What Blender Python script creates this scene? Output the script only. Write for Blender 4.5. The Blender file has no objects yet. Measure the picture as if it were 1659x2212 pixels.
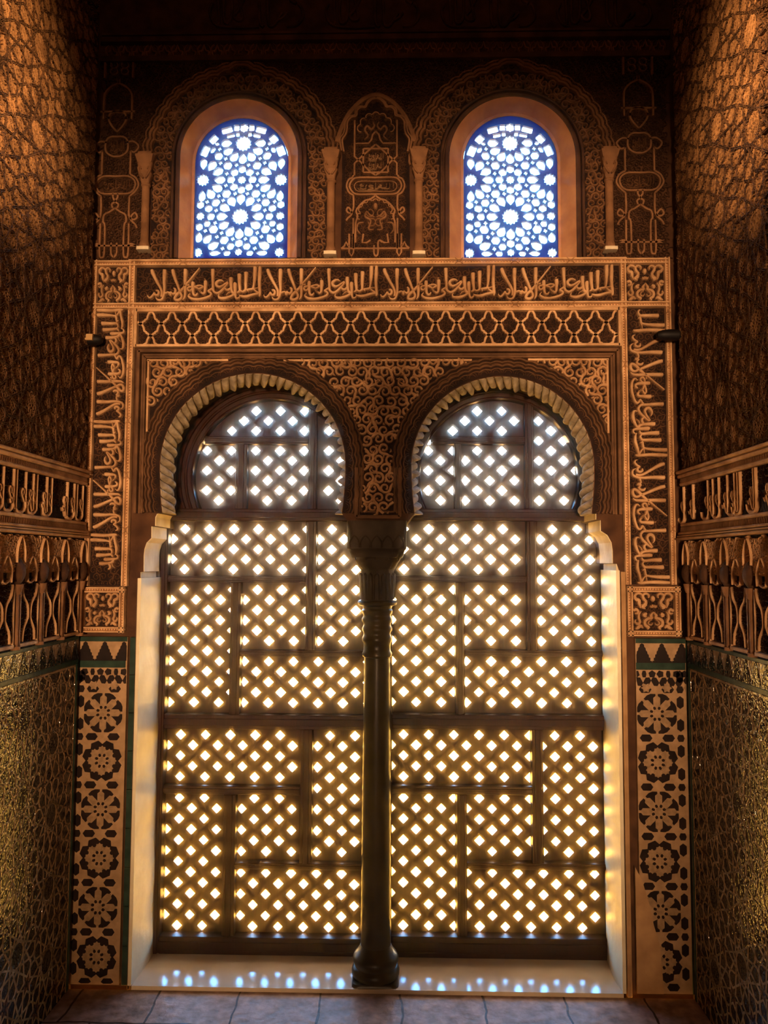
import bpy, bmesh, math, random
import numpy as np
from mathutils import Matrix, Vector
from mathutils.geometry import delaunay_2d_cdt

PI = math.pi
scene = bpy.context.scene
COL = scene.collection
random.seed(7)

# ------------------------------------------------------------------ camera
F_PX, W_PX, H_PX = 1670.0, 1659.0, 2212.0
YAW, PITCH, ROLL = math.atan(37 / F_PX), math.radians(3.8), 0.004
CAM_D = 3.0
ROT = Matrix.Rotation(YAW, 3, 'Z') @ Matrix.Rotation(PI / 2 + PITCH, 3, 'X') @ Matrix.Rotation(ROLL, 3, 'Z')
CAM = Vector((0.094, -CAM_D, 0.0))


def at(px, py, Y=0.0):
    """World point on the vertical plane y=Y seen at photograph position (px, py)."""
    d = ROT @ Vector(((px - W_PX / 2) / F_PX, -(py - H_PX / 2) / F_PX, -1.0))
    t = (Y - CAM.y) / d.y
    return CAM + d * t


CAM.z = 0.015 - at(815, 2138, 0.0).z
cam_data = bpy.data.cameras.new('camera')
cam_data.sensor_fit = 'HORIZONTAL'
cam_data.sensor_width = 36.0
cam_data.lens = F_PX / W_PX * 36.0
cam_data.clip_start = 0.02
cam = bpy.data.objects.new('camera', cam_data)
COL.objects.link(cam)
cam.matrix_world = Matrix.Translation(CAM) @ ROT.to_4x4()
scene.camera = cam

# ------------------------------------------------------------------ colour management
scene.view_settings.view_transform = 'Standard'
scene.view_settings.look = 'None'
scene.view_settings.exposure = 0.0
scene.view_settings.gamma = 1.0
scene.view_settings.use_curve_mapping = False
scene.cycles.use_denoising = True
scene.cycles.max_bounces = 6
scene.cycles.diffuse_bounces = 3
scene.cycles.volume_bounces = 1
scene.cycles.transparent_max_bounces = 8

# ------------------------------------------------------------------ world: garden and sky outside, dim hall behind
world = bpy.data.worlds.new('sky')
scene.world = world
world.use_nodes = True
wn = world.node_tree.nodes
wl = world.node_tree.links
wn.clear()
w_tc = wn.new('ShaderNodeTexCoord')
w_sep = wn.new('ShaderNodeSeparateXYZ')
w_map = wn.new('ShaderNodeMapRange')
w_map.inputs['From Min'].default_value = -0.5
w_map.inputs['From Max'].default_value = 1.0
w_ramp = wn.new('ShaderNodeValToRGB')
els = w_ramp.color_ramp.elements
SKY = [(0.0, (0.55, 0.25, 0.035)), (0.20, (0.75, 0.37, 0.055)), (0.30, (1.0, 0.56, 0.16)), (0.353, (1.0, 0.70, 0.38)), (0.40, (0.85, 0.75, 0.62)),
       (0.447, (0.45, 0.68, 0.95)), (0.507, (0.18, 0.50, 0.95)), (0.655, (0.10, 0.40, 0.90)), (0.69, (0.72, 0.50, 0.33)), (1.0, (0.75, 0.50, 0.30))]
els[0].position, els[0].color = SKY[0][0], SKY[0][1] + (1,)
els[1].position, els[1].color = SKY[-1][0], SKY[-1][1] + (1,)
for p, c in SKY[1:-1]:
    e = els.new(p)
    e.color = c + (1,)
w_front = wn.new('ShaderNodeMapRange')
w_front.inputs['From Min'].default_value = -0.05
w_front.inputs['From Max'].default_value = 0.05
w_mix = wn.new('ShaderNodeMix')
w_mix.data_type = 'RGBA'
w_mix.inputs[6].default_value = (0.0011, 0.0003, 0.00006, 1)
w_bg = wn.new('ShaderNodeBackground')
w_bg.inputs['Strength'].default_value = 46.0
w_out = wn.new('ShaderNodeOutputWorld')
wl.new(w_tc.outputs['Generated'], w_sep.inputs[0])
wl.new(w_sep.outputs['Z'], w_map.inputs['Value'])
wl.new(w_map.outputs[0], w_ramp.inputs[0])
wl.new(w_sep.outputs['Y'], w_front.inputs['Value'])
wl.new(w_front.outputs[0], w_mix.inputs[0])
wl.new(w_ramp.outputs[0], w_mix.inputs[7])
wl.new(w_mix.outputs[2], w_bg.inputs['Color'])
wl.new(w_bg.outputs[0], w_out.inputs[0])


def aim(o, target):
    o.rotation_euler = (Vector(target) - o.location).to_track_quat('-Z', 'Y').to_euler()


def lamp(name, kind, loc, target, energy, color, **kw):
    d = bpy.data.lights.new(name, kind)
    d.energy = energy
    d.color = color
    for k, v in kw.items():
        setattr(d, k, v)
    o = bpy.data.objects.new(name, d)
    COL.objects.link(o)
    o.location = loc
    aim(o, target)
    return o


# daylight of the hall behind, entering by its doorway
lamp('hall_lamp', 'SPOT', (0.05, -12.0, 1.25), (0.0, 0.0, 2.0), 8000.0, (1.0, 0.58, 0.30),
     spot_size=math.radians(23), spot_blend=1.0, shadow_soft_size=0.75)
# two added lamps, out of view, that brighten the upper side walls
lamp('side_wall_fill', 'SPOT', (0.15, -1.9, 3.15), (-1.17, -0.90, 3.12), 330.0, (1.0, 0.56, 0.24),
     spot_size=math.radians(38), spot_blend=1.0, shadow_soft_size=0.05)
lamp('side_wall_fill', 'SPOT', (0.0, -1.9, 3.15), (1.2, -0.90, 3.12), 330.0, (1.0, 0.56, 0.24),
     spot_size=math.radians(38), spot_blend=1.0, shadow_soft_size=0.05)


lamp('fill_lamp', 'POINT', (0.0, -2.3, 3.75), (0, 0, 3), 9.0, (1.0, 0.36, 0.13), shadow_soft_size=0.15)  # added fill that lifts the darkest parts of the upper wall


def portal(x0, z0, x1, z1, y):
    d = bpy.data.lights.new('window_portal', 'AREA')
    d.shape = 'RECTANGLE'
    d.size, d.size_y = abs(x1 - x0), abs(z1 - z0)
    d.cycles.is_portal = True
    o = bpy.data.objects.new('window_portal', d)
    COL.objects.link(o)
    o.location = ((x0 + x1) / 2, y, (z0 + z1) / 2)
    o.rotation_euler = (-PI / 2, 0, 0)


portal(-0.97, 0.0, 0.97, 2.32, 0.36)
portal(-0.80, 2.75, 0.80, 3.45, 0.36)

# ------------------------------------------------------------------ materials


def new_mat(name):
    m = bpy.data.materials.new(name)
    m.use_nodes = True
    n = m.node_tree.nodes
    l = m.node_tree.links
    return m, n, l, n['Principled BSDF']


def surface(name, c1, c2, rough=0.8, scale=14.0, bump=0.25, bscale=60.0, spec=0.3, dist=0.004, coat=0.0, detail=6.0, vor=0.0, bdetail=4.0):
    """Two-tone mottled surface with a fine bump."""
    m, n, l, b = new_mat(name)
    tc = n.new('ShaderNodeTexCoord')
    nz = n.new('ShaderNodeTexNoise')
    nz.inputs['Scale'].default_value = scale
    nz.inputs['Detail'].default_value = detail
    l.new(tc.outputs['Object'], nz.inputs['Vector'])
    rp = n.new('ShaderNodeValToRGB')
    rp.color_ramp.elements[0].position = 0.35
    rp.color_ramp.elements[1].position = 0.68
    rp.color_ramp.elements[0].color = c1 + (1,)
    rp.color_ramp.elements[1].color = c2 + (1,)
    l.new(nz.outputs['Fac'], rp.inputs[0])
    l.new(rp.outputs[0], b.inputs['Base Color'])
    b.inputs['Roughness'].default_value = rough
    b.inputs['Specular IOR Level'].default_value = spec
    b.inputs['Coat Weight'].default_value = coat
    if bump:
        n2 = n.new('ShaderNodeTexNoise')
        n2.inputs['Scale'].default_value = bscale
        n2.inputs['Detail'].default_value = bdetail
        l.new(tc.outputs['Object'], n2.inputs['Vector'])
        h = n2.outputs['Fac']
        if vor:
            v = n.new('ShaderNodeTexVoronoi')
            v.inputs['Scale'].default_value = vor
            v.feature = 'DISTANCE_TO_EDGE'
            l.new(tc.outputs['Object'], v.inputs['Vector'])
            mx = n.new('ShaderNodeMath')
            mx.operation = 'MULTIPLY_ADD'
            mx.inputs[1].default_value = 2.0
            l.new(v.outputs['Distance'], mx.inputs[0])
            l.new(h, mx.inputs[2])
            h = mx.outputs[0]
        bp = n.new('ShaderNodeBump')
        bp.inputs['Strength'].default_value = bump
        bp.inputs['Distance'].default_value = dist
        l.new(h, bp.inputs['Height'])
        l.new(bp.outputs[0], b.inputs['Normal'])
    return m


M = {}
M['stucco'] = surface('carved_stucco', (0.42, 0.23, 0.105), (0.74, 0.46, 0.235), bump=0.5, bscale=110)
M['stucco_dim'] = surface('mid_stucco', (0.17, 0.080, 0.034), (0.35, 0.175, 0.078), bump=0.5, bscale=110)  # mid-toned version of the carved stucco
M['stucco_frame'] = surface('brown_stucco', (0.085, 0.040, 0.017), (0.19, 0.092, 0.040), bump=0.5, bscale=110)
M['stucco_dark'] = surface('dark_stucco', (0.050, 0.022, 0.010), (0.13, 0.060, 0.028), bump=0.5, bscale=110)  # darkest tone of the same stucco
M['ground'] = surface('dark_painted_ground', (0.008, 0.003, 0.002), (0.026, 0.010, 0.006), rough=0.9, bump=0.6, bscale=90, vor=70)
M['wallplaster'] = surface('wall_plaster', (0.045, 0.018, 0.008), (0.11, 0.048, 0.020), rough=0.9, bump=0.5, bscale=50)
M['sidecell'] = surface('side_wall_carving', (0.09, 0.04, 0.016), (0.24, 0.115, 0.048), rough=0.85, bump=1.0, bscale=150, vor=85, dist=0.012)
M['siderib'] = surface('side_wall_strapwork', (0.16, 0.078, 0.031), (0.36, 0.19, 0.08), bump=0.5, bscale=110)
M['reveal'] = surface('window_reveal_plaster', (0.44, 0.20, 0.075), (0.62, 0.32, 0.13), rough=0.8, bump=0.3, bscale=70)
M['jamb'] = surface('jamb_marble', (0.70, 0.60, 0.38), (0.88, 0.79, 0.54), rough=0.42, scale=7, bump=0.25, bscale=20, spec=0.5, dist=0.01)
M['rope'] = surface('grey_cream_stone', (0.22, 0.17, 0.105), (0.56, 0.46, 0.31), rough=0.75, scale=22, bump=0.4, bscale=80)
M['corbel'] = surface('cream_stone', (0.68, 0.54, 0.32), (0.88, 0.76, 0.54), rough=0.7, bump=0.2, bscale=60)
M['marble'] = surface('column_marble', (0.035, 0.024, 0.008), (0.075, 0.055, 0.022), rough=0.28, scale=9, bump=0.2, bscale=40, spec=0.25)
M['capital'] = surface('capital_stone', (0.026, 0.017, 0.009), (0.065, 0.045, 0.025), rough=0.7, scale=16, bump=0.5, bscale=70)
M['sill'] = surface('polished_marble', (0.62, 0.50, 0.33), (0.78, 0.65, 0.46), rough=0.13, scale=6, bump=0.06, bscale=18, spec=0.38, dist=0.004)
M['tile_light'] = surface('pale_tile', (0.33, 0.20, 0.095), (0.46, 0.29, 0.15), rough=0.35, scale=30, bump=0.15, bscale=60)
M['tile_tan'] = surface('tan_tile', (0.25, 0.155, 0.075), (0.40, 0.25, 0.125), rough=0.35, scale=60, bump=0.15, bscale=60)
M['tile_dark'] = surface('black_tile', (0.012, 0.008, 0.008), (0.022, 0.013, 0.012), rough=0.3, spec=0.08, scale=30, bump=0.15, bscale=60)
M['tile_green'] = surface('green_tile', (0.012, 0.03, 0.022), (0.03, 0.06, 0.042), rough=0.3, spec=0.1, scale=30, bump=0.15, bscale=60)
M['dado_dark'] = surface('glazed_dark_tile', (0.004, 0.004, 0.003), (0.012, 0.009, 0.005), rough=0.02, scale=18, bump=0.5, bscale=70, spec=0.26, bdetail=1.0, dist=0.006)
M['dado_light'] = surface('glazed_cream_strip', (0.17, 0.10, 0.042), (0.33, 0.20, 0.09), rough=0.04, scale=18, bump=0.5, bscale=70, spec=0.4, bdetail=1.0, dist=0.006)
M['dado_rust'] = surface('glazed_rust_tile', (0.09, 0.03, 0.012), (0.15, 0.06, 0.02), rough=0.2, scale=18, bump=0.9, bscale=55, spec=0.8, dist=0.006)
M['plaster_patch'] = surface('bare_plaster', (0.36, 0.20, 0.085), (0.52, 0.31, 0.14), rough=0.85, bump=0.4, bscale=70)
M['black'] = surface('black_metal', (0.004, 0.003, 0.003), (0.008, 0.005, 0.005), rough=0.6, bump=0.0)
M['tag'] = surface('pale_wood', (0.45, 0.27, 0.10), (0.6, 0.38, 0.16), rough=0.7, bump=0.0)


def wood_mat():
    m, n, l, b = new_mat('dark_red_wood')
    tc = n.new('ShaderNodeTexCoord')
    mp = n.new('ShaderNodeMapping')
    mp.inputs['Scale'].default_value = (60, 60, 4)
    nz = n.new('ShaderNodeTexNoise')
    nz.inputs['Scale'].default_value = 2.0
    nz.inputs['Detail'].default_value = 5
    l.new(tc.outputs['Object'], mp.inputs[0])
    l.new(mp.outputs[0], nz.inputs['Vector'])
    rp = n.new('ShaderNodeValToRGB')
    rp.color_ramp.elements[0].position = 0.3
    rp.color_ramp.elements[1].position = 0.7
    rp.color_ramp.elements[0].color = (0.010, 0.0022, 0.001, 1)
    rp.color_ramp.elements[1].color = (0.034, 0.0075, 0.003, 1)
    l.new(nz.outputs['Fac'], rp.inputs[0])
    l.new(rp.outputs[0], b.inputs['Base Color'])
    b.inputs['Roughness'].default_value = 0.45
    b.inputs['Specular IOR Level'].default_value = 0.08
    bp = n.new('ShaderNodeBump')
    bp.inputs['Strength'].default_value = 0.3
    bp.inputs['Distance'].default_value = 0.002
    l.new(nz.outputs['Fac'], bp.inputs['Height'])
    l.new(bp.outputs[0], b.inputs['Normal'])
    return m


M['wood'] = wood_mat()


def floor_mat():
    m, n, l, b = new_mat('worn_stone_slabs')
    tc = n.new('ShaderNodeTexCoord')
    mp = n.new('ShaderNodeMapping')
    mp.inputs['Location'].default_value = (0.09, 0.145, 0)
    br = n.new('ShaderNodeTexBrick')
    br.inputs['Scale'].default_value = 1.0
    br.inputs['Brick Width'].default_value = 0.30
    br.inputs['Row Height'].default_value = 0.30
    br.inputs['Mortar Size'].default_value = 0.004
    br.inputs['Color1'].default_value = (0.46, 0.31, 0.25, 1)
    br.inputs['Color2'].default_value = (0.36, 0.245, 0.20, 1)
    br.inputs['Mortar'].default_value = (0.03, 0.017, 0.012, 1)
    br.offset = 0.37
    nz = n.new('ShaderNodeTexNoise')
    nz.inputs['Scale'].default_value = 26
    nz.inputs['Detail'].default_value = 8
    mn = n.new('ShaderNodeMapRange')
    mn.inputs['From Min'].default_value = 0.3
    mn.inputs['From Max'].default_value = 0.7
    mn.inputs['To Min'].default_value = 0.45
    mn.inputs['To Max'].default_value = 1.2
    mx = n.new('ShaderNodeMix')
    mx.data_type = 'RGBA'
    mx.blend_type = 'MULTIPLY'
    mx.inputs[0].default_value = 1.0
    l.new(tc.outputs['Object'], mp.inputs[0])
    # edges of the slabs wander a little
    wv = n.new('ShaderNodeTexNoise')
    wv.inputs['Scale'].default_value = 9
    wa = n.new('ShaderNodeVectorMath')
    wa.operation = 'SCALE'
    wa.inputs['Scale'].default_value = 0.03
    ad = n.new('ShaderNodeVectorMath')
    l.new(tc.outputs['Object'], wv.inputs['Vector'])
    l.new(wv.outputs['Color'], wa.inputs[0])
    l.new(mp.outputs[0], ad.inputs[0])
    l.new(wa.outputs[0], ad.inputs[1])
    l.new(ad.outputs[0], br.inputs['Vector'])
    l.new(tc.outputs['Object'], nz.inputs['Vector'])
    l.new(nz.outputs['Fac'], mn.inputs['Value'])
    l.new(br.outputs['Color'], mx.inputs[6])
    l.new(mn.outputs[0], mx.inputs[7])
    l.new(mx.outputs[2], b.inputs['Base Color'])
    b.inputs['Roughness'].default_value = 0.42
    b.inputs['Specular IOR Level'].default_value = 0.2
    bp = n.new('ShaderNodeBump')
    bp.inputs['Strength'].default_value = 0.5
    bp.inputs['Distance'].default_value = 0.01
    sub = n.new('ShaderNodeMath')
    sub.operation = 'SUBTRACT'
    l.new(nz.outputs['Fac'], sub.inputs[0])
    l.new(br.outputs['Fac'], sub.inputs[1])
    l.new(sub.outputs[0], bp.inputs['Height'])
    l.new(bp.outputs[0], b.inputs['Normal'])
    return m


M['floor'] = floor_mat()


def grille_mat():
    """Dark tracery; the blue glare round the bright panes is put into its translucent colour."""
    m, n, l, b = new_mat('blue_glare_tracery')
    b.inputs['Base Color'].default_value = (0.008, 0.005, 0.012, 1)
    b.inputs['Roughness'].default_value = 0.6
    b.inputs['Specular IOR Level'].default_value = 0.05
    tr = n.new('ShaderNodeBsdfTranslucent')
    tr.inputs['Color'].default_value = (0.0, 0.026, 0.16, 1)  # blue stands in for glare around the panes
    ad = n.new('ShaderNodeAddShader')
    l.new(b.outputs[0], ad.inputs[0])
    l.new(tr.outputs[0], ad.inputs[1])
    l.new(ad.outputs[0], n['Material Output'].inputs['Surface'])
    return m


M['tracery'] = grille_mat()


def haze_mat():
    m, n, l, b = new_mat('bloom_scatter')  # scattering that imitates lens bloom
    n.remove(b)
    v = n.new('ShaderNodeVolumeScatter')
    v.inputs['Color'].default_value = (1, 0.88, 0.72, 1)
    v.inputs['Density'].default_value = 0.22
    v.inputs['Anisotropy'].default_value = 0.988
    l.new(v.outputs[0], n['Material Output'].inputs['Volume'])
    return m


M['haze'] = haze_mat()

# ------------------------------------------------------------------ mesh helpers


def fill(polys):
    """Triangles of polys[0] with polys[1:] cut out (constrained Delaunay)."""
    V, E, Fc = [], [], []
    ccw = []
    for poly in polys:
        a = sum(poly[i - 1][0] * poly[i][1] - poly[i][0] * poly[i - 1][1] for i in range(len(poly)))
        ccw.append(list(poly) if a > 0 else list(reversed(poly)))
    polys = ccw
    for poly in polys:
        k = len(V)
        V += [Vector((p[0], p[1])) for p in poly]
        Fc.append(list(range(k, len(V))))
    res = delaunay_2d_cdt(V, [], Fc, 0, 1e-6)
    tri = [tuple(t) for t, of in zip(res[2], res[5]) if list(of) == [0]]
    return tri, [(v[0], v[1]) for v in res[0]]


class Fr:
    """A local frame: u along, v up, n out of the surface."""
    def __init__(s, o, U, V, N):
        s.o, s.U, s.V, s.N = (np.array(x, float) for x in (o, U, V, N))

    def world(s, A):
        A = np.asarray(A, float)
        return s.o + A[:, :1] * s.U + A[:, 1:2] * s.V + A[:, 2:3] * s.N


def back(Y):
    return Fr((0, Y, 0), (1, 0, 0), (0, 0, 1), (0, -1, 0))


class MB:
    def __init__(s, frame=None):
        s.fr = frame
        s.V, s.Fc, s.n = [], [], 0

    def add(s, verts, faces, fr=None):
        fr = fr or s.fr
        A = np.asarray(verts, float)
        W = fr.world(A) if fr else A
        s.V.append(W)
        k = s.n
        s.Fc.extend([tuple(i + k for i in f) for f in faces])
        s.n += len(W)

    def box(s, u0, u1, v0, v1, n0, n1, ch=0.0):
        """A bar; its outer face is chamfered by ch."""
        c = ch
        s.add([(u0, v0, n0), (u1, v0, n0), (u1, v1, n0), (u0, v1, n0),
               (u0, v0, n1 - c), (u1, v0, n1 - c), (u1, v1, n1 - c), (u0, v1, n1 - c),
               (u0 + c, v0 + c, n1), (u1 - c, v0 + c, n1), (u1 - c, v1 - c, n1), (u0 + c, v1 - c, n1)],
              [(3, 2, 1, 0), (0, 1, 5, 4), (1, 2, 6, 5), (2, 3, 7, 6), (3, 0, 4, 7),
               (4, 5, 9, 8), (5, 6, 10, 9), (6, 7, 11, 10), (7, 4, 8, 11), (8, 9, 10, 11)])

    def ribbon(s, P, w, h, base=0.0, prof=None, closed=False):
        P = np.asarray(P, float)
        N = len(P)
        if N < 2:
            return
        w = np.broadcast_to(np.asarray(w, float), (N,)) * 0.5
        if closed:
            T = np.roll(P, -1, 0) - np.roll(P, 1, 0)
        else:
            T = np.gradient(P, axis=0)
        L = np.linalg.norm(T, axis=1, keepdims=True)
        L[L < 1e-9] = 1
        T = T / L
        Nn = np.stack([-T[:, 1], T[:, 0]], 1)
        pr = prof or RIDGE
        K = len(pr)
        A = np.zeros((N, K, 3))
        for k, (a, b) in enumerate(pr):
            A[:, k, :2] = P + Nn * (w * a)[:, None]
            A[:, k, 2] = base + h * b
        f = []
        M_ = N if closed else N - 1
        for i in range(M_):
            j = (i + 1) % N
            for k in range(K - 1):
                f.append((i * K + k, j * K + k, j * K + k + 1, i * K + k + 1))
        if not closed:
            f.append(tuple(range(K)))
            f.append(tuple((N - 1) * K + k for k in reversed(range(K))))
        s.add(A.reshape(-1, 3), f)

    def plate(s, polys, n0, n1):
        """Flat plate between n0 (back) and n1 (front): first polygon is the outline, the others are holes."""
        tri, flat = fill(polys)
        k = len(flat)
        V = [(p[0], p[1], n1) for p in flat] + [(p[0], p[1], n0) for p in flat]
        f = tri + [tuple(i + k for i in reversed(t)) for t in tri]
        seen = {}
        for t in tri:
            for i in range(3):
                e = (t[i], t[(i + 1) % 3])
                key = (min(e), max(e))
                seen[key] = None if key in seen else e
        for e in seen.values():
            if e:
                f.append((e[1], e[0], e[0] + k, e[1] + k))
        s.add(V, f)

    def dome(s, u, v, ru, rv, h, base=0.0, seg=10):
        V = [(u, v, base + h)]
        for r, hh in ((0.55, 0.85), (0.85, 0.5), (1.0, 0.0)):
            for i in range(seg):
                a = 2 * PI * i / seg
                V.append((u + ru * r * math.cos(a), v + rv * r * math.sin(a), base + h * hh))
        f = [(0, 1 + i, 1 + (i + 1) % seg) for i in range(seg)]
        for q in range(2):
            for i in range(seg):
                a, b = 1 + q * seg + i, 1 + q * seg + (i + 1) % seg
                f.append((a, a + seg, b + seg, b))
        s.add(V, f)

    def lathe(s, cx, cy, prof, seg=40, sq=None, half=False):
        """Turned shape around a vertical axis; prof = [(z, r)], sq(z) squares the section (0 round, 1 square)."""
        V, f = [], []
        a0, a1 = (0, 2 * PI)
        K = seg
        for z, r in prof:
            q = sq(z) if sq else 0
            for i in range(K):
                a = 2 * PI * (i + 0.5) / K
                c, sn = math.cos(a), math.sin(a)
                e = 2 + 10 * q
                rr = r * (abs(c) ** e + abs(sn) ** e) ** (-1 / e)
                V.append((cx + rr * c, cy + rr * sn, z))
        for j in range(len(prof) - 1):
            for i in range(K):
                a, b = j * K + i, j * K + (i + 1) % K
                f.append((a, b, b + K, a + K))
        f.append(tuple(reversed(range(K))))
        f.append(tuple((len(prof) - 1) * K + i for i in range(K)))
        k = s.fr
        s.fr = None
        s.add(V, f)
        s.fr = k

    def build(s, name, mat, parent=None, smooth=False, kind=None):
        me = bpy.data.meshes.new(name)
        W = np.concatenate(s.V) if s.V else np.zeros((0, 3))
        org = np.zeros(3)
        if parent is None and len(W):
            org = np.array([(W[:, 0].min() + W[:, 0].max()) / 2, (W[:, 1].min() + W[:, 1].max()) / 2, W[:, 2].min()])
        elif parent is not None:
            org = np.array(parent.matrix_world.translation if parent.parent is None else parent['_org'])
        me.from_pydata((W - org).tolist(), [], s.Fc)
        me.validate()
        me.materials.append(M[mat] if isinstance(mat, str) else mat)
        bm = bmesh.new()
        bm.from_mesh(me)
        bmesh.ops.recalc_face_normals(bm, faces=bm.faces)
        bm.to_mesh(me)
        bm.free()
        if smooth:
            me.shade_smooth()
            if smooth != 'all':
                try:
                    me.set_sharp_from_angle(angle=math.radians(38))
                except Exception:
                    pass
        o = bpy.data.objects.new(name, me)
        COL.objects.link(o)
        if parent is None:
            o.location = org
            o.matrix_world = Matrix.Translation(org)
        else:
            o.parent = parent
            o['_org'] = list(org)
        if kind:
            o['kind'] = kind
        return o


RIDGE = [(-1, 0), (-0.72, 0.75), (0, 1), (0.72, 0.75), (1, 0)]
FLAT = [(-1, 0), (-0.82, 1), (0.82, 1), (1, 0)]
DOUBLE = [(-1, 0), (-0.85, 1), (-0.4, 1), (-0.22, 0.45), (0.22, 0.45), (0.4, 1), (0.85, 1), (1, 0)]


def thing(name, label, cat, loc=(0, 0, 0), group=None):
    o = bpy.data.objects.new(name, None)
    COL.objects.link(o)
    o.empty_display_size = 0.05
    o.location = loc
    o.matrix_world = Matrix.Translation(loc)
    return tag(o, label, cat, group)


def tag(o, label, cat, group=None):
    o['label'] = label
    o['category'] = cat
    if group:
        o['group'] = group
    return o


def struct(o):
    o['kind'] = 'structure'
    return o


def cat(P, w=None, n=6, closed=False):
    """Catmull-Rom curve through P (and widths w)."""
    P = np.asarray(P, float)
    k = len(P)
    if w is None:
        w = np.ones(k)
    w = np.broadcast_to(np.asarray(w, float), (k,)) if np.ndim(w) == 0 else np.asarray(w, float)
    if len(w) != k:
        w = np.interp(np.linspace(0, 1, k), np.linspace(0, 1, len(w)), w)
    Q, R = [], []
    rng = range(k) if closed else range(k - 1)
    for i in rng:
        g = (lambda j: P[j % k]) if closed else (lambda j: P[min(max(j, 0), k - 1)])
        p0, p1, p2, p3 = g(i - 1), g(i), g(i + 1), g(i + 2)
        for t in np.linspace(0, 1, n, endpoint=False):
            Q.append(0.5 * (2 * p1 + (p2 - p0) * t + (2 * p0 - 5 * p1 + 4 * p2 - p3) * t * t + (3 * p1 - p0 - 3 * p2 + p3) * t ** 3))
            R.append(w[i] * (1 - t) + w[(i + 1) % k] * t)
    if not closed:
        Q.append(P[-1])
        R.append(w[-1])
    return np.array(Q), np.array(R)


def px(P, Y=0.0):
    """Photograph positions to (X, Z) on the plane y=Y."""
    out = []
    for p in P:
        q = at(p[0], p[1], Y)
        out.append((q.x, q.z))
    return np.array(out)


def rect(x0, y0, x1, y1, Y=0.0):
    """Upright world rectangle (u0, u1, v0, v1) of a photograph rectangle."""
    ym, xm = (y0 + y1) / 2, (x0 + x1) / 2
    return at(x0, ym, Y).x, at(x1, ym, Y).x, at(xm, y1, Y).z, at(xm, y0, Y).z


S = CAM_D / F_PX   # metres per photograph pixel on the wall


def scrolls(mb, inside, bounds, r, h, seed=1, base=0.0, dens=1.0, wid=0.34, stems=True):
    """Carved arabesque: curling stems with leaf ends, packed over the region where inside(u, v)."""
    rnd = random.Random(seed)
    u0, u1, v0, v1 = bounds
    step = 1.75 * r / dens
    row = 0
    cs = []
    v = v0 + r * 0.8
    while v < v1:
        u = u0 + r * 0.8 + (row % 2) * step * 0.5
        while u < u1:
            c = (u + rnd.uniform(-.16, .16) * r, v + rnd.uniform(-.16, .16) * r)
            if inside(*c):
                cs.append(c)
            u += step
        v += step * 0.88
        row += 1
    for i, (cu, cv) in enumerate(cs):
        sgn = 1 if (i % 2) else -1
        a0 = rnd.uniform(0, 2 * PI)
        n = 15
        t = np.linspace(0, 1, n)
        rr = r * (0.92 - 0.60 * t)
        a = a0 + sgn * t * 2 * PI * 1.12
        P = np.stack([cu + rr * np.cos(a), cv + rr * np.sin(a)], 1)
        # the stem runs on outwards before it curls
        T = P[0] - P[1]
        T = T / np.linalg.norm(T)
        N2 = np.array([P[0][0] - cu, P[0][1] - cv]) / (0.92 * r)
        pre = [P[0] + T * r * q + N2 * r * q * q * 0.55 for q in (0.85, 0.55, 0.28)]
        P = np.concatenate([np.array(pre), P])
        w = r * np.concatenate([[0.10, wid * 0.7, wid], np.linspace(wid * 1.15, wid * 0.62, n)])
        ok = [inside(*p) for p in P]
        st = 0
        while st < len(P):
            if not ok[st]:
                st += 1
                continue
            en = st
            while en < len(P) and ok[en]:
                en += 1
            if en - st > 2:
                mb.ribbon(P[st:en], w[st:en], h, base)
            st = en
        e = P[-1]
        if inside(*e):
            mb.dome(e[0], e[1], r * 0.24, r * 0.24, h * 1.05, base, 7)
        # a small leaf in the gap beside the curl
        if stems:
            b = rnd.uniform(0, 2 * PI)
            q0 = np.array([cu + 1.12 * r * math.cos(b), cv + 1.12 * r * math.sin(b)])
            q1 = q0 + 0.62 * r * np.array([math.cos(b + 1.9), math.sin(b + 1.9)])
            if inside(*q0) and inside(*q1):
                C, ww = cat([q0, (q0 + q1) / 2 + 0.15 * r * np.array([math.cos(b), math.sin(b)]), q1], [0.06 * r, 0.34 * r, 0.04 * r], 4)
                mb.ribbon(C, ww, h * 0.85, base)


def bead_bar(bar, u0, v0, u1, v1, w, h, base=0.0, bead=True, knots=0.21):
    """Stucco border: two fillets with a row of beads between, interrupted by small knots."""
    L = math.hypot(u1 - u0, v1 - v0)
    d = np.array([(u1 - u0) / L, (v1 - v0) / L])
    bar.ribbon([(u0, v0), (u1, v1)], w, h, base, DOUBLE)
    if bead:
        m = max(2, int(L / (w * 0.42)))
        for i in range(m):
            p = np.array([u0, v0]) + d * L * (i + 0.5) / m
            bar.dome(p[0], p[1], w * 0.13, w * 0.13, h * 0.45, base + h * 0.45, 6)
    if knots:
        m = max(1, round(L / knots))
        nn = np.array([-d[1], d[0]])
        for i in range(1, m):
            c = np.array([u0, v0]) + d * L * i / m
            for sg in (-1, 1):
                bar.ribbon([c - d * w * .55 - nn * w * .42 * sg, c + d * w * .55 + nn * w * .42 * sg], w * 0.24, h * 1.25, base)

# ------------------------------------------------------------------ room shell
YW = 0.03                       # face of the plain wall behind the stucco
YL = 0.26                       # plane of the wooden lattices
XL = at(168, 1400).x            # side walls
XR = at(1487, 1400).x
ZC = 4.25
PX = 0.0                        # axis of the column


def circle_from(px_c, px_e, Y):
    c = at(*px_c, Y)
    return c.x, c.z, (Vector((at(*px_e, Y).x, at(*px_e, Y).z)) - Vector((c.x, c.z))).length


A1 = circle_from((545.5, 1005), (346, 1005), YW)
A2 = circle_from((1085.5, 1007), (1283, 1007), YW)


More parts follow.
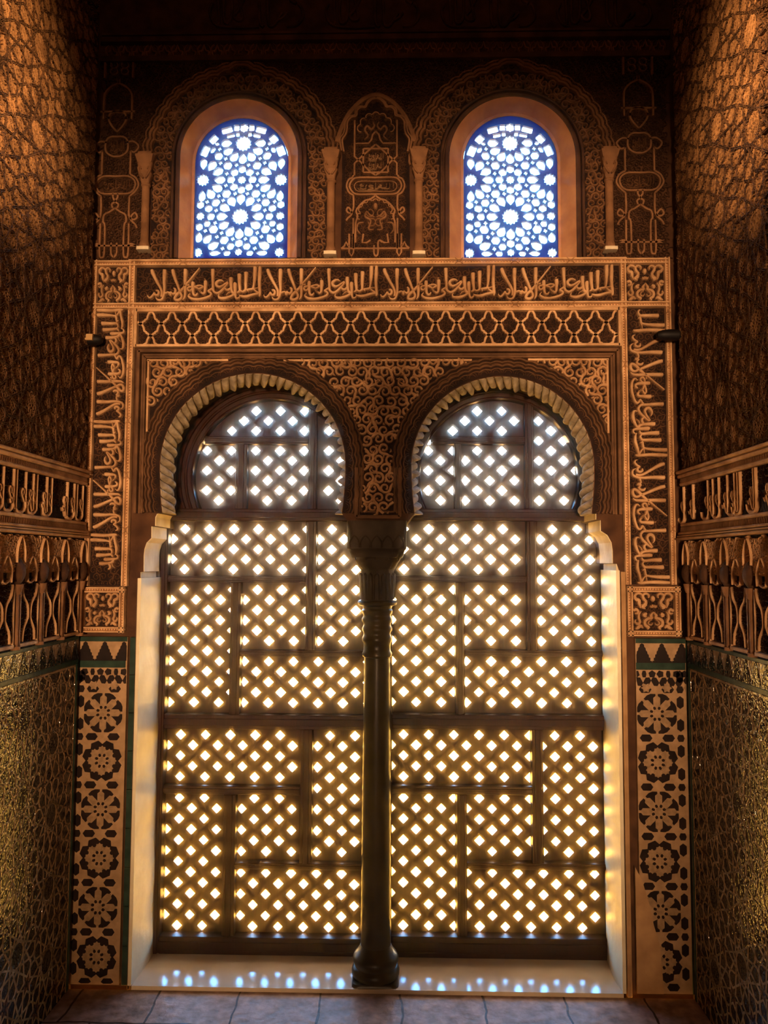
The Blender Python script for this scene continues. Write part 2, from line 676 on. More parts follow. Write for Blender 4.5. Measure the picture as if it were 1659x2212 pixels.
def arc(c, r, a0, a1, n):
    return [(c[0] + r * math.cos(a), c[1] + r * math.sin(a)) for a in np.linspace(a0, a1, n)]


def stilted(c, r, zs):
    """Half circle on slightly inset stilts: function of t in 0..1 from the left foot over the crown to the right foot, giving (u, v, normal)."""
    L = c[1] - zs
    T = 2 * L + PI * r
    inset = 0.035 * c[2]

    def f(t):
        d = t * T
        if d < L or d > L + PI * r:
            left = d < L
            q = (L - d if left else d - L - PI * r)
            x = r - inset * (q / L) ** 2
            return (c[0] - x if left else c[0] + x), c[1] - q, ((-1.0, 0.0) if left else (1.0, 0.0))
        a = PI - (d - L) / r
        return c[0] + r * math.cos(a), c[1] + r * math.sin(a), (math.cos(a), math.sin(a))
    f.length = T
    return f


def stilt_pts(c, r, zs, n):
    f = stilted(c, r, zs)
    return [f(i / n)[:2] for i in range(n + 1)]


ZS = at(545, 1108, YW).z        # springing of the arches
ZP = at(815, 1129, YW).z        # underside of the pier between the arches
XJL, XJR = at(297, 1600, 0.0).x, at(1339, 1600, 0.0).x

open_px_l = px([(303, 1236), (309.5, 1235), (310, 1200), (311.5, 1186), (316.5, 1172), (326.5, 1162), (326.5, 1137), (334.5, 1136), (335, 1117), (338.5, 1110)], YW)
open_px_r = px([(1284, 1103), (1288.5, 1109), (1288.5, 1122), (1298, 1124), (1298.5, 1147), (1312.5, 1156), (1321.5, 1172), (1324, 1190), (1324.5, 1217), (1332.5, 1218)], YW)
XWL, XWR = XJL - 0.015, XJR + 0.015
outer = [(XL - 0.08, -0.1), (XWL, -0.1), (XWL, at(297, 1248, YW).z)]
outer += [tuple(p) for p in open_px_l]
outer += stilt_pts(A1, A1[2], ZS, 80)
pl, pr_ = at(753, 1128, YW).x, at(880, 1128, YW).x
outer += [(pl, ZP), (pr_, ZP)]
outer += stilt_pts(A2, A2[2], ZS, 80)
outer += [tuple(p) for p in open_px_r]
outer += [(XWR, at(1339, 1231, YW).z), (XWR, -0.1), (XR + 0.08, -0.1), (XR + 0.08, ZC), (XL - 0.08, ZC)]


def arched(cx, cz, hw, zb, n=24):
    return [(cx - hw, zb)] + [(cx + hw * math.cos(a), cz + hw * math.sin(a)) for a in np.linspace(PI, 0, n)] + [(cx + hw, zb)]


WIN = []
for (xa, xb, yt, yb, ga, gb, gt) in ((387, 642, 212, 556, 421, 622, 256), (971, 1245, 207, 556, 1002, 1204, 251)):
    f0, f1 = at(xa, 420, 0.0).x, at(xb, 420, 0.0).x
    hw = (f1 - f0) / 2
    cz = at((xa + xb) / 2, yt, 0.0).z - hw
    g0, g1 = at(ga, 420, 0.065).x, at(gb, 420, 0.065).x
    ghw = (g1 - g0) / 2
    gcz = at((ga + gb) / 2, gt, 0.065).z - ghw
    WIN.append(dict(cx=(f0 + f1) / 2, hw=hw, cz=cz, zb=at((xa + xb) / 2, 556, 0.0).z,
                    gx=(g0 + g1) / 2, ghw=ghw, gcz=gcz, gzb=at((ga + gb) / 2, 563, 0.065).z - 0.004))
holes = [arched(w['cx'], w['cz'], w['hw'], w['zb']) for w in WIN]
mb = MB(back(YW))
mb.plate([outer] + holes, -0.06, 0.0)
big = [arched(w['cx'], w['cz'] + 0.06, w['hw'] + 0.05, w['zb'] - 0.02) for w in WIN]
mb.plate([outer] + big, -0.27, -0.06)
struct(mb.build('wall_back', 'wallplaster'))

YB = -3.7
for nm, X0, X1 in (('wall_left', XL - 0.12, XL), ('wall_right', XR, XR + 0.12)):
    mb = MB()
    y0, y1 = YB, YW
    mb.add([(X0, y0, -0.1), (X1, y0, -0.1), (X1, y1, -0.1), (X0, y1, -0.1), (X0, y0, ZC), (X1, y0, ZC), (X1, y1, ZC), (X0, y1, ZC)],
           [(0, 3, 2, 1), (4, 5, 6, 7), (0, 1, 5, 4), (1, 2, 6, 5), (2, 3, 7, 6), (3, 0, 4, 7)])
    struct(mb.build(nm, 'wallplaster'))
mb = MB()
mb.add([(XL - 0.12, YB, 0), (XR + 0.12, YB, 0), (XR + 0.12, 0.0, 0), (XL - 0.12, 0.0, 0),
        (XL - 0.12, YB, -0.1), (XR + 0.12, YB, -0.1), (XR + 0.12, 0.0, -0.1), (XL - 0.12, 0.0, -0.1)],
       [(0, 1, 2, 3), (7, 6, 5, 4), (0, 4, 5, 1), (1, 5, 6, 2), (2, 6, 7, 3), (3, 7, 4, 0)])
struct(mb.build('floor', 'floor'))
mb = MB()
mb.add([(XL - 0.12, YB, ZC), (XR + 0.12, YB, ZC), (XR + 0.12, 0.3, ZC), (XL - 0.12, 0.3, ZC),
        (XL - 0.12, YB, ZC + .1), (XR + 0.12, YB, ZC + .1), (XR + 0.12, 0.3, ZC + .1), (XL - 0.12, 0.3, ZC + .1)],
       [(0, 1, 2, 3), (7, 6, 5, 4), (0, 4, 5, 1), (1, 5, 6, 2), (2, 6, 7, 3), (3, 7, 4, 0)])
struct(mb.build('ceiling', 'wallplaster'))
# the wall with the doorway the photographer stands in
mb = MB(Fr((0, YB, 0), (1, 0, 0), (0, 0, 1), (0, -1, 0)))
mb.plate([[(XL - 0.12, -0.1), (-0.95, -0.1), (-0.95, 2.72), (0.95, 2.72), (0.95, -0.1), (XR + 0.12, -0.1), (XR + 0.12, ZC), (XL - 0.12, ZC)]], -0.0, 0.15)
struct(mb.build('wall_front', 'wallplaster'))

mb = MB()  # added post, out of view, placed to shade the middle of the back wall
mb.lathe(0.05, YB + 0.02, [(0.0, 0.20), (0.10, 0.20), (0.12, 0.165), (1.88, 0.155), (1.94, 0.20), (2.10, 0.21), (2.12, 0.20)], 32)
struct(mb.build('shadow_post', 'capital', smooth=True))

# ------------------------------------------------------------------ sill, jambs, corbels, rope arches
mb = MB()
zs = 0.0
sx0, sx1 = at(345, 2060, YL).x - 0.03, at(1335, 2060, YL).x + 0.03
mb.add([(XJL, 0.0, 0.015), (XJR, 0.0, 0.015), (sx1, YL + 0.08, 0.015), (sx0, YL + 0.08, 0.015),
        (XJL, 0.0, -0.09), (XJR, 0.0, -0.09), (sx1, YL + 0.08, -0.09), (sx0, YL + 0.08, -0.09)],
       [(0, 1, 2, 3), (7, 6, 5, 4), (0, 4, 5, 1), (1, 5, 6, 2), (2, 6, 7, 3), (3, 7, 4, 0)])
tag(mb.build('window_sill', 'sill'), 'polished pale marble sill slab below the lattice windows, with blue reflections', 'sill')

for side in (0, 1):
    fx, bx = ((296, 344), (1337, 1303))[side]
    top = (1249, 1232)[side]
    sg = (1, -1)[side]
    xf, xb = at(fx, 1600, 0.0).x, at(bx, 1600, YL).x
    zt = at(fx, top, 0.0).z
    o = thing('jamb_pilaster', ('cream marble jamb strip on the left edge of the left lattice window',
                                'cream marble jamb strip on the right edge of the right lattice window')[side], 'pilaster', (xf, 0.0, 0.015))
    mb = MB()
    n = 26
    V, f = [], []
    rnd = random.Random(3 + side)
    for i in range(n + 1):                       # slightly hollowed, worn face
        z = 0.015 + (zt - 0.015) * i / n
        for k in range(7):
            t = k / 6
            y = t * (YL - 0.0)
            x = xf + (xb - xf) * t + sg * (0.004 * (1 + math.sin(z * 23 + side)) * math.sin(PI * t) + rnd.uniform(-.0008, .0008))
            V.append((x, y, z))
        V.append((xf - sg * 0.013, YL, z))
        V.append((xf - sg * 0.013, 0.0, z))
    K = 9
    for i in range(n):
        for k in range(K):
            f.append((i * K + k, i * K + (k + 1) % K, (i + 1) * K + (k + 1) % K, (i + 1) * K + k))
    f.append(tuple(range(K)))
    f.append(tuple(n * K + k for k in reversed(range(K))))
    mb.add(V, f)
    mb.build('shaft', 'jamb', o, smooth=True)

    # stepped corbel: profile in the wall plane, carried back into the niche
    if side == 0:
        prof = [(304, 1249), (304, 1236), (311, 1235), (311.5, 1200), (313, 1186), (318, 1172), (328, 1162), (328, 1137), (336, 1136), (336.5, 1117), (340, 1110), (352, 1106)]
    else:
        prof = [(1331.5, 1232), (1331.5, 1218), (1323, 1217), (1322.5, 1190), (1320, 1172), (1311, 1156), (1297, 1147), (1296.5, 1124), (1287, 1122), (1287, 1109), (1283, 1103), (1272, 1100)]
    P = px(prof, YW)
    o = thing('stone_corbel', ('cream stepped stone corbel at the left springing of the left rope arch',
                               'cream stepped stone corbel at the right springing of the right rope arch')[side], 'corbel', (P[0][0], YW, P[0][1]))
    back_x = P[0][0] - sg * 0.03
    for nm, Q in (('foot_block', P[0:2]), ('curved_block', P[2:7]), ('plain_block', P[6:8]), ('top_block', P[8:])):
        poly = [tuple(q) for q in Q] + [(back_x, Q[-1][1]), (back_x, Q[0][1])]
        mb = MB(back(YW + 0.003))
        mb.plate([poly], -0.19, 0.0)
        mb.build(nm, 'corbel', o)

    # twisted rope moulding of the arch
    c = (A1, A2)[side]
    fa = stilted(c, c[2], ZS)
    o = thing('rope_arch', ('twisted cream stone rope moulding round the left lattice window arch',
                            'twisted cream stone rope moulding round the right lattice window arch')[side], 'arch', (c[0], 0.02, ZS))
    NA, NY = 620, 15
    V, f = [], []
    rnd = random.Random(11 + side)
    turns = 23
    jit = [rnd.uniform(-.004, .004) for _ in range(80)]
    for i in range(NA + 1):
        au, av, an = fa(i / NA)
        for k in range(NY):
            t = k / (NY - 1)
            y = 0.030 + 0.165 * t
            lob = math.sin(PI * (0.06 + 0.88 * t))
            ph = (i / NA) * turns * 2 + t * 1.25 * (1 if side == 0 else -1) + 0.03 * math.sin(i * 0.11)
            q = ph % 1.0
            rib = (1 - abs(2 * q - 1) ** 2.2) if int(ph) % 2 == 0 else 0.72 * (1 - abs(2 * q - 1) ** 4)
            rid = int(ph) % 80
            rr = c[2] - (-0.003 + 0.038 * lob * rib) + jit[rid] * 0.6 * lob
            V.append((au + (rr - c[2]) * an[0], y, av + (rr - c[2]) * an[1]))
        for rr, y in ((c[2] + 0.006, 0.195), (c[2] + 0.006, 0.033)):
            V.append((au + (rr - c[2]) * an[0], y, av + (rr - c[2]) * an[1]))
    K = NY + 2
    for i in range(NA):
        for k in range(K):
            f.append((i * K + k, i * K + (k + 1) % K, (i + 1) * K + (k + 1) % K, (i + 1) * K + k))
    f.append(tuple(range(K)))
    f.append(tuple(NA * K + k for k in reversed(range(K))))
    mb = MB()
    mb.add(V, f)
    mb.build('twisted_rope', 'rope', o, smooth=True)

# ------------------------------------------------------------------ column between the windows
cy = 0.095
col = thing('marble_column', 'dark slender marble column between the two lattice windows', 'column', (PX, cy, 0.015))
Ds = (CAM_D + cy) / F_PX


def cz_(y):
    return at(815, y, cy).z


def prof(rows):
    return [(cz_(y), hw * Ds) for y, hw in rows]


b = MB()
zt, zb_ = cz_(2103), 0.015
b.lathe(PX, cy, [(zb_, 0.086), (cz_(2120), 0.088), (cz_(2107), 0.089), (zt, 0.085)], 48, lambda z: 1.0)
b.build('plinth', 'marble', col, smooth=True)
b = MB()
b.lathe(PX, cy, prof([(2104, 47), (2100, 49.5), (2092, 50), (2084, 47.5), (2081, 44), (2077, 44), (2071, 47.5), (2064, 47), (2058, 44), (2052, 39), (2045, 34.5), (2038, 32)]), 64)
b.build('base', 'marble', col, smooth=True)
b = MB()
b.lathe(PX, cy, prof([(2039, 31.6), (1900, 30.8), (1700, 29.6), (1550, 28.4), (1420, 27.4)]), 64)
b.build('shaft', 'marble', col, smooth=True)
ring_y = [(1420, 27.2), (1417, 31), (1411, 32), (1405, 29), (1396, 28.6), (1389, 29), (1385, 31.5), (1378, 32.5), (1372, 29.5), (1366, 29), (1362, 31.5),
          (1356, 32), (1351, 29.5), (1346, 29.5), (1342, 32.5), (1336, 33), (1331, 30), (1327, 30), (1323, 32.5), (1318, 33), (1314, 30.5), (1308, 31.5)]
b = MB()
b.lathe(PX, cy, prof(ring_y), 64)
b.build('ring_collar', 'marble', col, smooth=True)
b = MB()
b.lathe(PX, cy, prof([(1309, 34), (1306, 41), (1301, 42.5), (1297, 40), (1296, 35)]), 64)
b.build('neck_ring', 'marble', col, smooth=True)
cap = MB()
cap.lathe(PX, cy, prof([(1297, 34.5), (1260, 34.5), (1236, 35), (1229, 37.5)]), 64)
capo = cap.build('capital', 'capital', col, smooth=True)
b = MB()
for i in range(16):      # upright leaves round the lower drum
    a = 2 * PI * i / 16
    u, v = math.cos(a), math.sin(a)
    r0 = 34.4 * Ds
    fr = Fr((PX + r0 * u, cy + r0 * v, 0), (-v, u, 0), (0, 0, 1), (u, v, 0))
    z0, z1 = cz_(1294), cz_(1236)
    b.add([(-.0105, z0, 0), (0.0105, z0, 0), (0.0105, z1 - .012, 0), (0, z1, 0), (-.0105, z1 - .012, 0),
           (-.007, z0, .006), (0.007, z0, .006), (0.007, z1 - .016, .008), (0, z1 - .006, .010), (-.007, z1 - .016, .008)],
          [(5, 6, 7, 8, 9), (0, 1, 6, 5), (1, 2, 7, 6), (2, 3, 8, 7), (3, 4, 9, 8), (4, 0, 5, 9)], fr)
b.build('leaf_ring', 'capital', capo)
b = MB()
b.lathe(PX, cy, prof([(1230, 38), (1224, 41), (1216, 44), (1213, 47), (1206, 50), (1204, 54), (1196, 57), (1188, 60), (1186, 62.5), (1140, 63), (1128, 63)]), 72,
        lambda z: min(1.0, max(0.0, (z - cz_(1230)) / (cz_(1186) - cz_(1230)))) ** 1.2)
b.build('impost_block', 'capital', col, smooth=True)
b = MB()
for k, (y0, y1) in enumerate(((1160, 1184), (1190, 1210))):
    for i in range(5 - k):
        u = (i - (4 - k) / 2) * 23 * Ds
        r = 10 * Ds
        P = [(u - r, cz_(y1)), (u - r, cz_((y0 + y1) / 2)), (u, cz_(y0)), (u + r, cz_((y0 + y1) / 2)), (u + r, cz_(y1))]
        C, _ = cat(P, None, 5)
        b.fr = back(cy - (62 - 12 * k) * Ds)
        b.ribbon(C, 0.007, 0.006, -0.002)
b.build('honeycomb_carving', 'capital', col)

# ------------------------------------------------------------------ wooden lattice windows
YLP = YL + 0.028
FRW = back(YL)
DX = (at(605, 1500, YLP).x - at(391, 1500, YLP).x) / 4
RW, RH = 0.0212, 0.0206     # half diagonals of a hole


def lattice_plate(rc, gx, gz, name, parent, clip=None, dz=None):
    """Panel of the lattice: thin board pierced with diamond holes on a staggered grid."""
    u0, u1, v0, v1 = rc
    polys = [[(u0, v0), (u1, v0), (u1, v1), (u0, v1)]] if clip is None else [clip]
    m = 0.004

    def inside(u, v):
        if clip is None:
            return u0 + m < u < u1 - m and v0 + m < v < v1 - m
        c, r = clip_c
        return u0 + m < u < u1 - m and v0 + m < v < v1 - m and (u - c[0]) ** 2 + (v - c[1]) ** 2 < (r - m) ** 2
    j0 = int((v0 - gz) / dz) - 2
    rnd = random.Random(int(abs(u0 * 1000 + v0 * 777)))
    for j in range(j0, j0 + int((v1 - v0) / dz) + 6):
        v = gz + j * dz
        off = 0.5 if j % 2 else 0.0
        i0 = int((u0 - gx) / DX) - 2
        for i in range(i0, i0 + int((u1 - u0) / DX) + 5):
            u = gx + (i + off) * DX
            a = rnd.uniform(.93, 1.04)
            P = [(u + RW * a, v), (u + RW * .1, v + RH * a * .93), (u, v + RH * a), (u - RW * .1, v + RH * a * .93), (u - RW * a, v),
                 (u - RW * .1, v - RH * a * .93), (u, v - RH * a), (u + RW * .1, v - RH * a * .93)]
            # trim at the panel edge
            Q = [(min(max(p[0], u0 + m), u1 - m), min(max(p[1], v0 + m), v1 - m)) for p in P]
            if clip is not None and (not inside(sum(p[0] for p in Q) / 8, sum(p[1] for p in Q) / 8) or min(math.hypot(p[0] - clip_c[0][0], p[1] - clip_c[0][1]) for p in Q) > clip_c[1] - 0.008):
                continue
            w_ = max(q[0] for q in Q) - min(q[0] for q in Q)
            h_ = max(q[1] for q in Q) - min(q[1] for q in Q)
            if w_ < RW * 0.62 or h_ < RH * 1.15:
                continue
            R = []
            for q in Q:
                if not R or (abs(q[0] - R[-1][0]) + abs(q[1] - R[-1][1])) > 1e-5:
                    R.append(q)
            if len(R) > 2 and (abs(R[0][0] - R[-1][0]) + abs(R[0][1] - R[-1][1])) < 1e-5:
                R.pop()
            if len(R) >= 3:
                polys.append(R)
    mb = MB(back(YLP))
    mb.plate(polys, -0.012, 0.0)
    return mb.build(name, 'wood', parent)


def frame_bar(name, rc, parent, extra=0.0):
    u0, u1, v0, v1 = rc
    mb = MB(FRW)
    mb.box(u0, u1, v0, v1, -0.05, 0.010 + extra, 0.003)
    g = min(u1 - u0, v1 - v0) * 0.26
    if u1 - u0 > v1 - v0:
        mb.box(u0, u1, v0 + g, v1 - g, 0.010 + extra, 0.016 + extra, 0.002)
    else:
        mb.box(u0 + g, u1 - g, v0, v1, 0.010 + extra, 0.016 + extra, 0.002)
    return mb.build(name, 'wood', parent)


def wr(x0, y0, x1, y1):
    return rect(x0, y0, x1, y1, YL)


ZH = at(600, 1103, YL).z
LAT = [
    dict(label='dark red wooden lattice window on the left of the column, light showing through its diamond holes',
         x0=340, s0=357, sub=(494, 517), st=(657, 680), s1=817, x1=832,
         subb=(487, 513), stb=(650, 676), gx=391, hsub=(500, 526), hst=(660, 679), arch=A1, hole_x=447, hrow=907),
    dict(label='dark red wooden lattice window on the right of the column, light showing through its diamond holes',
         x0=832, s0=847, sub=(984, 1004), st=(1140, 1163), s1=1305, x1=1322,
         subb=(986, 1008), stb=(1148, 1172), gx=926, hsub=(982, 998), hst=(1138, 1158), arch=A2, hole_x=925, hrow=907),
]
for w in LAT:
    ub = at(w['x0'], 2060, YL)
    win = thing('lattice_window', w['label'], 'window', (at((w['x0'] + w['x1']) / 2, 2060, YL).x, YL, 0.015))
    U = lambda x: at(x, 1560, YL).x
    Zy = lambda y: at((w['x0'] + w['x1']) / 2, y, YL).z
    # vertical measures
    zb0, zb1 = 0.015, Zy(2021)
    zm0, zm1 = Zy(1574), Zy(1543)
    zh0, zh1 = Zy(1126), Zy(1100)
    r4 = (Zy(1716), Zy(1698))
    r5 = (Zy(1877), Zy(1863))
    r1 = (Zy(1258), Zy(1244))
    r2 = (Zy(1417), Zy(1404))
    x0, s0, s1, x1 = U(w['x0']), U(w['s0']), U(w['s1']), U(w['x1'])
    frame_bar('bottom_rail', (s0, s1, zb0, zb1), win, 0.012)
    frame_bar('middle_rail', (s0, s1, zm0, zm1), win, 0.010)
    frame_bar('transom', (s0, s1, zh0, zh1), win, 0.012)
    frame_bar('stile', (x0, s0, zb0, zh1), win, 0.008)
    frame_bar('stile', (s1, x1, zb0, zh1), win, 0.008)
    for (ra, rb, zlo, zhi, sub, st) in ((r1, r2, zm1, zh0, w['sub'], w['st']), (r4, r5, zb1, zm0, w['subb'], w['stb'])):
        a0, a1 = U(sub[0]), U(sub[1])
        b0, b1 = U(st[0]), U(st[1])
        frame_bar('glazing_bar', (s0, b0, ra[0], ra[1]), win)
        frame_bar('glazing_bar', (a1, s1, rb[0], rb[1]), win)
        frame_bar('glazing_bar', (b0, b1, rb[1], zhi), win)
        frame_bar('glazing_bar', (a0, a1, zlo, ra[0]), win)
        rows = (1142.5, 22.25) if zlo == zm1 else (1591.8, 23.15)
        gz = Zy(rows[0])
        dz = (Zy(rows[0]) - Zy(rows[0] + 17 * rows[1])) / 17
        gx = at(w['gx'], 1560, YLP).x
        lp = 0.004
        for (p, q, r, t) in ((s0, b0, ra[1], zhi), (s0, a0, zlo, ra[0]), (a1, b0, rb[1], ra[0]), (b1, s1, rb[1], zhi), (a1, s1, zlo, rb[0])):
            lattice_plate((p - lp, q + lp, r - lp, t + lp), gx, gz, 'lattice_panel', win, dz=dz)
    # arched head
    c = w['arch']
    q = at((587, 1077)[w is LAT[1]], 1031, YL)
    cx, cz, ri = q.x, q.z, 170 * (CAM_D + YL) / F_PX
    ro = ri + 0.11
    aa = math.asin(max(-1, (zh1 - cz) / ro))
    ai = math.asin(max(-1, (zh1 - cz) / ri))
    mb = MB(FRW)
    ringp = arc((cx, cz), ro, PI - aa, aa, 60) + arc((cx, cz), ri, ai, PI - ai, 60)
    mb.plate([ringp], -0.05, 0.008)
    for rr, ww, hh in ((ri + 0.006, 0.012, 0.012), (ri + 0.034, 0.014, 0.009), (ri + 0.062, 0.018, 0.013)):
        a_ = math.asin(max(-1, (zh1 - cz) / rr))
        mb.ribbon(arc((cx, cz), rr, PI - a_, a_, 70), ww, hh, 0.008)
    mb.build('arched_frame', 'wood', win)
    zr0, zr1 = Zy(960), Zy(943)
    t0, t1 = U(w['hst'][0]), U(w['hst'][1])
    q0, q1 = U(w['hsub'][0]), U(w['hsub'][1])
    chord = lambda z: math.sqrt(max(0, ri * ri - (z - cz) ** 2)) + 0.004
    chx = lambda x: cz + math.sqrt(max(0, ri * ri - (x - cx) ** 2)) + 0.004
    frame_bar('glazing_bar', (cx - chord(zr1), t0, zr0, zr1), win)
    frame_bar('glazing_bar', (t0, t1, zh1, chx(t0)), win)
    frame_bar('glazing_bar', (q0, q1, zh1, zr0), win)
    gx = at(w['hole_x'], 1000, YLP).x
    gz = Zy(885)
    dz = (Zy(885) - Zy(1080)) / 9
    for (u0, u1, v0, v1) in ((cx - ri, t0, zr1, cz + ri), (t1, cx + ri, zh1, cz + ri), (cx - ri, q0, zh1, zr0), (q1, t0, zh1, zr0)):
        # outline of the panel cut by the arch
        pts = []
        for k in range(181):
            a = 2 * PI * k / 180
            pts.append((min(max(cx + (ri + .006) * math.cos(a), u0 - .004), u1 + .004), min(max(cz + (ri + .006) * math.sin(a), v0 - .004), v1 + .004)))
        R2 = []
        for q in pts:
            if not R2 or abs(q[0] - R2[-1][0]) + abs(q[1] - R2[-1][1]) > 1e-4:
                R2.append(q)
        # a clamped circle keeps its corners only where they lie inside the arch
        if len(R2) > 2 and abs(R2[0][0] - R2[-1][0]) + abs(R2[0][1] - R2[-1][1]) < 1e-4:
            R2.pop()
        clip_c = ((cx, cz), ri)
        lattice_plate((u0, u1, v0, v1), gx, gz, 'lattice_panel', win, clip=R2, dz=dz)

# added haze volume that imitates lens bloom round the bright holes
mb = MB()
hx = (XL + 0.06, XR - 0.06)
hy = (-0.35, YL - 0.012)
hzz = (0.04, 3.62)
mb.add([(x, y, z) for z in hzz for x, y in ((hx[0], hy[0]), (hx[1], hy[0]), (hx[1], hy[1]), (hx[0], hy[1]))],
       [(0, 3, 2, 1), (4, 5, 6, 7), (0, 1, 5, 4), (1, 2, 6, 5), (2, 3, 7, 6), (3, 0, 4, 7)])
hz = mb.build('bloom_haze', 'haze')
hz['kind'] = 'stuff'
tag(hz, 'added faint haze imitating lens bloom in front of the lattice windows', 'haze')

# ------------------------------------------------------------------ stained glass windows with pierced tracery
G = []      # (shape, dx, y, size...) in the tracing units of the photograph crop


def star(dx, y, r, n, q=0.72, a0=0.0):
    return [(dx + (r if i % 2 == 0 else r * q) * math.sin(a0 + PI * i / n), y - (r if i % 2 == 0 else r * q) * math.cos(a0 + PI * i / n)) for i in range(2 * n)]


def petal(dx, y, ang, L, W):
    """Long petal: pointed at the inner end, blunt outside. ang in degrees points outward (0 = right, 90 = down)."""
    P = [(-.5, 0), (-.12, .46), (.25, .5), (.46, .22), (.5, 0), (.46, -.22), (.25, -.5), (-.12, -.46)]
    c, s_ = math.cos(math.radians(ang)), math.sin(math.radians(ang))
    return [(dx + L * p[0] * c - W * p[1] * s_, y + L * p[0] * s_ + W * p[1] * c) for p in P]


def hexa(dx, y, ang, L, W):
    P = [(-.5, 0), (-.3, .46), (.25, .5), (.5, .1), (.5, -.1), (.25, -.5), (-.3, -.46)]
    c, s_ = math.cos(math.radians(ang)), math.sin(math.radians(ang))
    return [(dx + L * p[0] * c - W * p[1] * s_, y + L * p[0] * s_ + W * p[1] * c) for p in P]


shapes = [star(0, 600, 103, 14, .78), star(0, 1600, 105, 14, .78), star(0, 1098, 56, 10, .74), star(0, 388, 58, 8, .78), star(0, 2080, 50, 8, .72)]
both = []
for k in range(12):
    a = 30 * k
    dx, dy = 232 * math.cos(math.radians(a)), 232 * math.sin(math.radians(a))
    shapes.append(petal(dx, 1600 + dy, a, 140, 100))
for k in range(0, 7):
    a = 30 * k
    dx, dy = 218 * math.cos(math.radians(a)), 212 * math.sin(math.radians(a))
    shapes.append(petal(dx, 598 + dy, a, 138, 98))
for k in range(8):
    a = 45 * k
    r = 140
    shapes.append(hexa(r * math.cos(math.radians(a)), 1098 + r * math.sin(math.radians(a)), a + 180, 96, 88))
for sg in (-1, 1):
    f = lambda a: a if sg < 0 else 180 - a
    shapes.append(star(sg * 508, 1100, 80, 12, .76))
    for a in (-90, -60, -30, 0, 30, 60, 90):
        r = 218
        x, y = -508 + r * math.cos(math.radians(a)), 1100 + r * math.sin(math.radians(a))
        shapes.append(petal(-x * 1 if sg > 0 else x, y, f(a), 142, 98 if abs(a) < 80 else 84))
    for (x, y, a, L, W) in ((-318, 772, 60, 108, 92), (-192, 905, 60, 108, 98), (-192, 1290, -60, 108, 98), (-325, 1410, -60, 104, 92), (-415, 1490, 20, 96, 86),
                            (-380, 1600, 180, 92, 88), (-425, 1698, 0, 78, 78), (-340, 1772, 60, 112, 98), (-524, 1440, 90, 96, 84), (-526, 1740, 90, 96, 84),
                            (-192, 1920, -60, 108, 96), (-105, 2005, 120, 92, 82), (0 if sg < 0 else None, 1962, 90, 100, 90), (-148, 2098, 180, 84, 66), (-345, 605, 30, 56, 44),
                            (-395, 692, -60, 84, 50)):
        if x is not None:
            shapes.append(hexa(sg * -x, y, f(a), L, W))
    for (x, y, a, L, W) in ((-526, 1880, 90, 135, 86), (-408, 1900, 125, 140, 92), (-325, 1992, 150, 150, 100), (-300, 2096, 180, 140, 66)):
        shapes.append(petal(sg * -x, y, f(a), L, W))
    for (x, y, a, L, W) in ((-222, 420, -16, 132, 76), (-98, 388, 0, 66, 76), (-392, 545, -48, 108, 84), (-494, 705, -68, 140, 88), (-170, 497, -12, 96, 46), (-80, 478, 0, 46, 56)):
        c, s_ = math.cos(math.radians(a if sg < 0 else -a)), math.sin(math.radians(a if sg < 0 else -a))
        P = [(-.5, -.4), (-.4, -.5), (.4, -.5), (.5, -.4), (.46, 0), (.5, .4), (.4, .5), (-.4, .5), (-.5, .4), (-.46, 0)]
        shapes.append([(sg * -x + L * p[0] * c - W * p[1] * s_, y + L * p[0] * s_ + W * p[1] * c) for p in P])
    shapes.append(star(sg * 520, 1592, 55, 9, .74))
    shapes.append(star(sg * 530, 2085, 62, 10, .72))
    for (x, y) in ((310, 672), (225, 805), (290, 865), (80, 893), (200, 1010), (206, 1172), (80, 1285), (292, 1315), (232, 1375), (440, 1395), (318, 1513), (322, 1682),
                   (445, 1790), (232, 1820), (290, 1872), (82, 1902), (210, 2030)):
        shapes.append(star(sg * x, y, 33, 6, .52))

GS = (1659 / 280)


def no_overlap(polys):
    """Drop shapes whose centres crowd an earlier one."""
    keep = []
    for P in polys:
        c = np.mean(P, axis=0)
        r = min(np.linalg.norm(np.array(P) - c, axis=1))
        ok = True
        for Q, cq, rq in keep:
            if np.linalg.norm(c - cq) < (r + rq) * 0.62:
                ok = False
                break
        if ok:
            keep.append((P, c, r))
    return [k[0] for k in keep]


shapes = no_overlap(shapes)
YG = 0.065
m_glass, n_, l_, b_ = new_mat('clear_window_glass')
n_.remove(b_)
t_ = n_.new('ShaderNodeBsdfTransparent')
t_.inputs['Color'].default_value = (0.93, 0.95, 0.97, 1)
g_ = n_.new('ShaderNodeBsdfGlossy')
g_.inputs['Roughness'].default_value = 0.08
x_ = n_.new('ShaderNodeMixShader')
x_.inputs[0].default_value = 0.04
l_.new(t_.outputs[0], x_.inputs[1])
l_.new(g_.outputs[0], x_.inputs[2])
l_.new(x_.outputs[0], n_['Material Output'].inputs['Surface'])
M['glass'] = m_glass

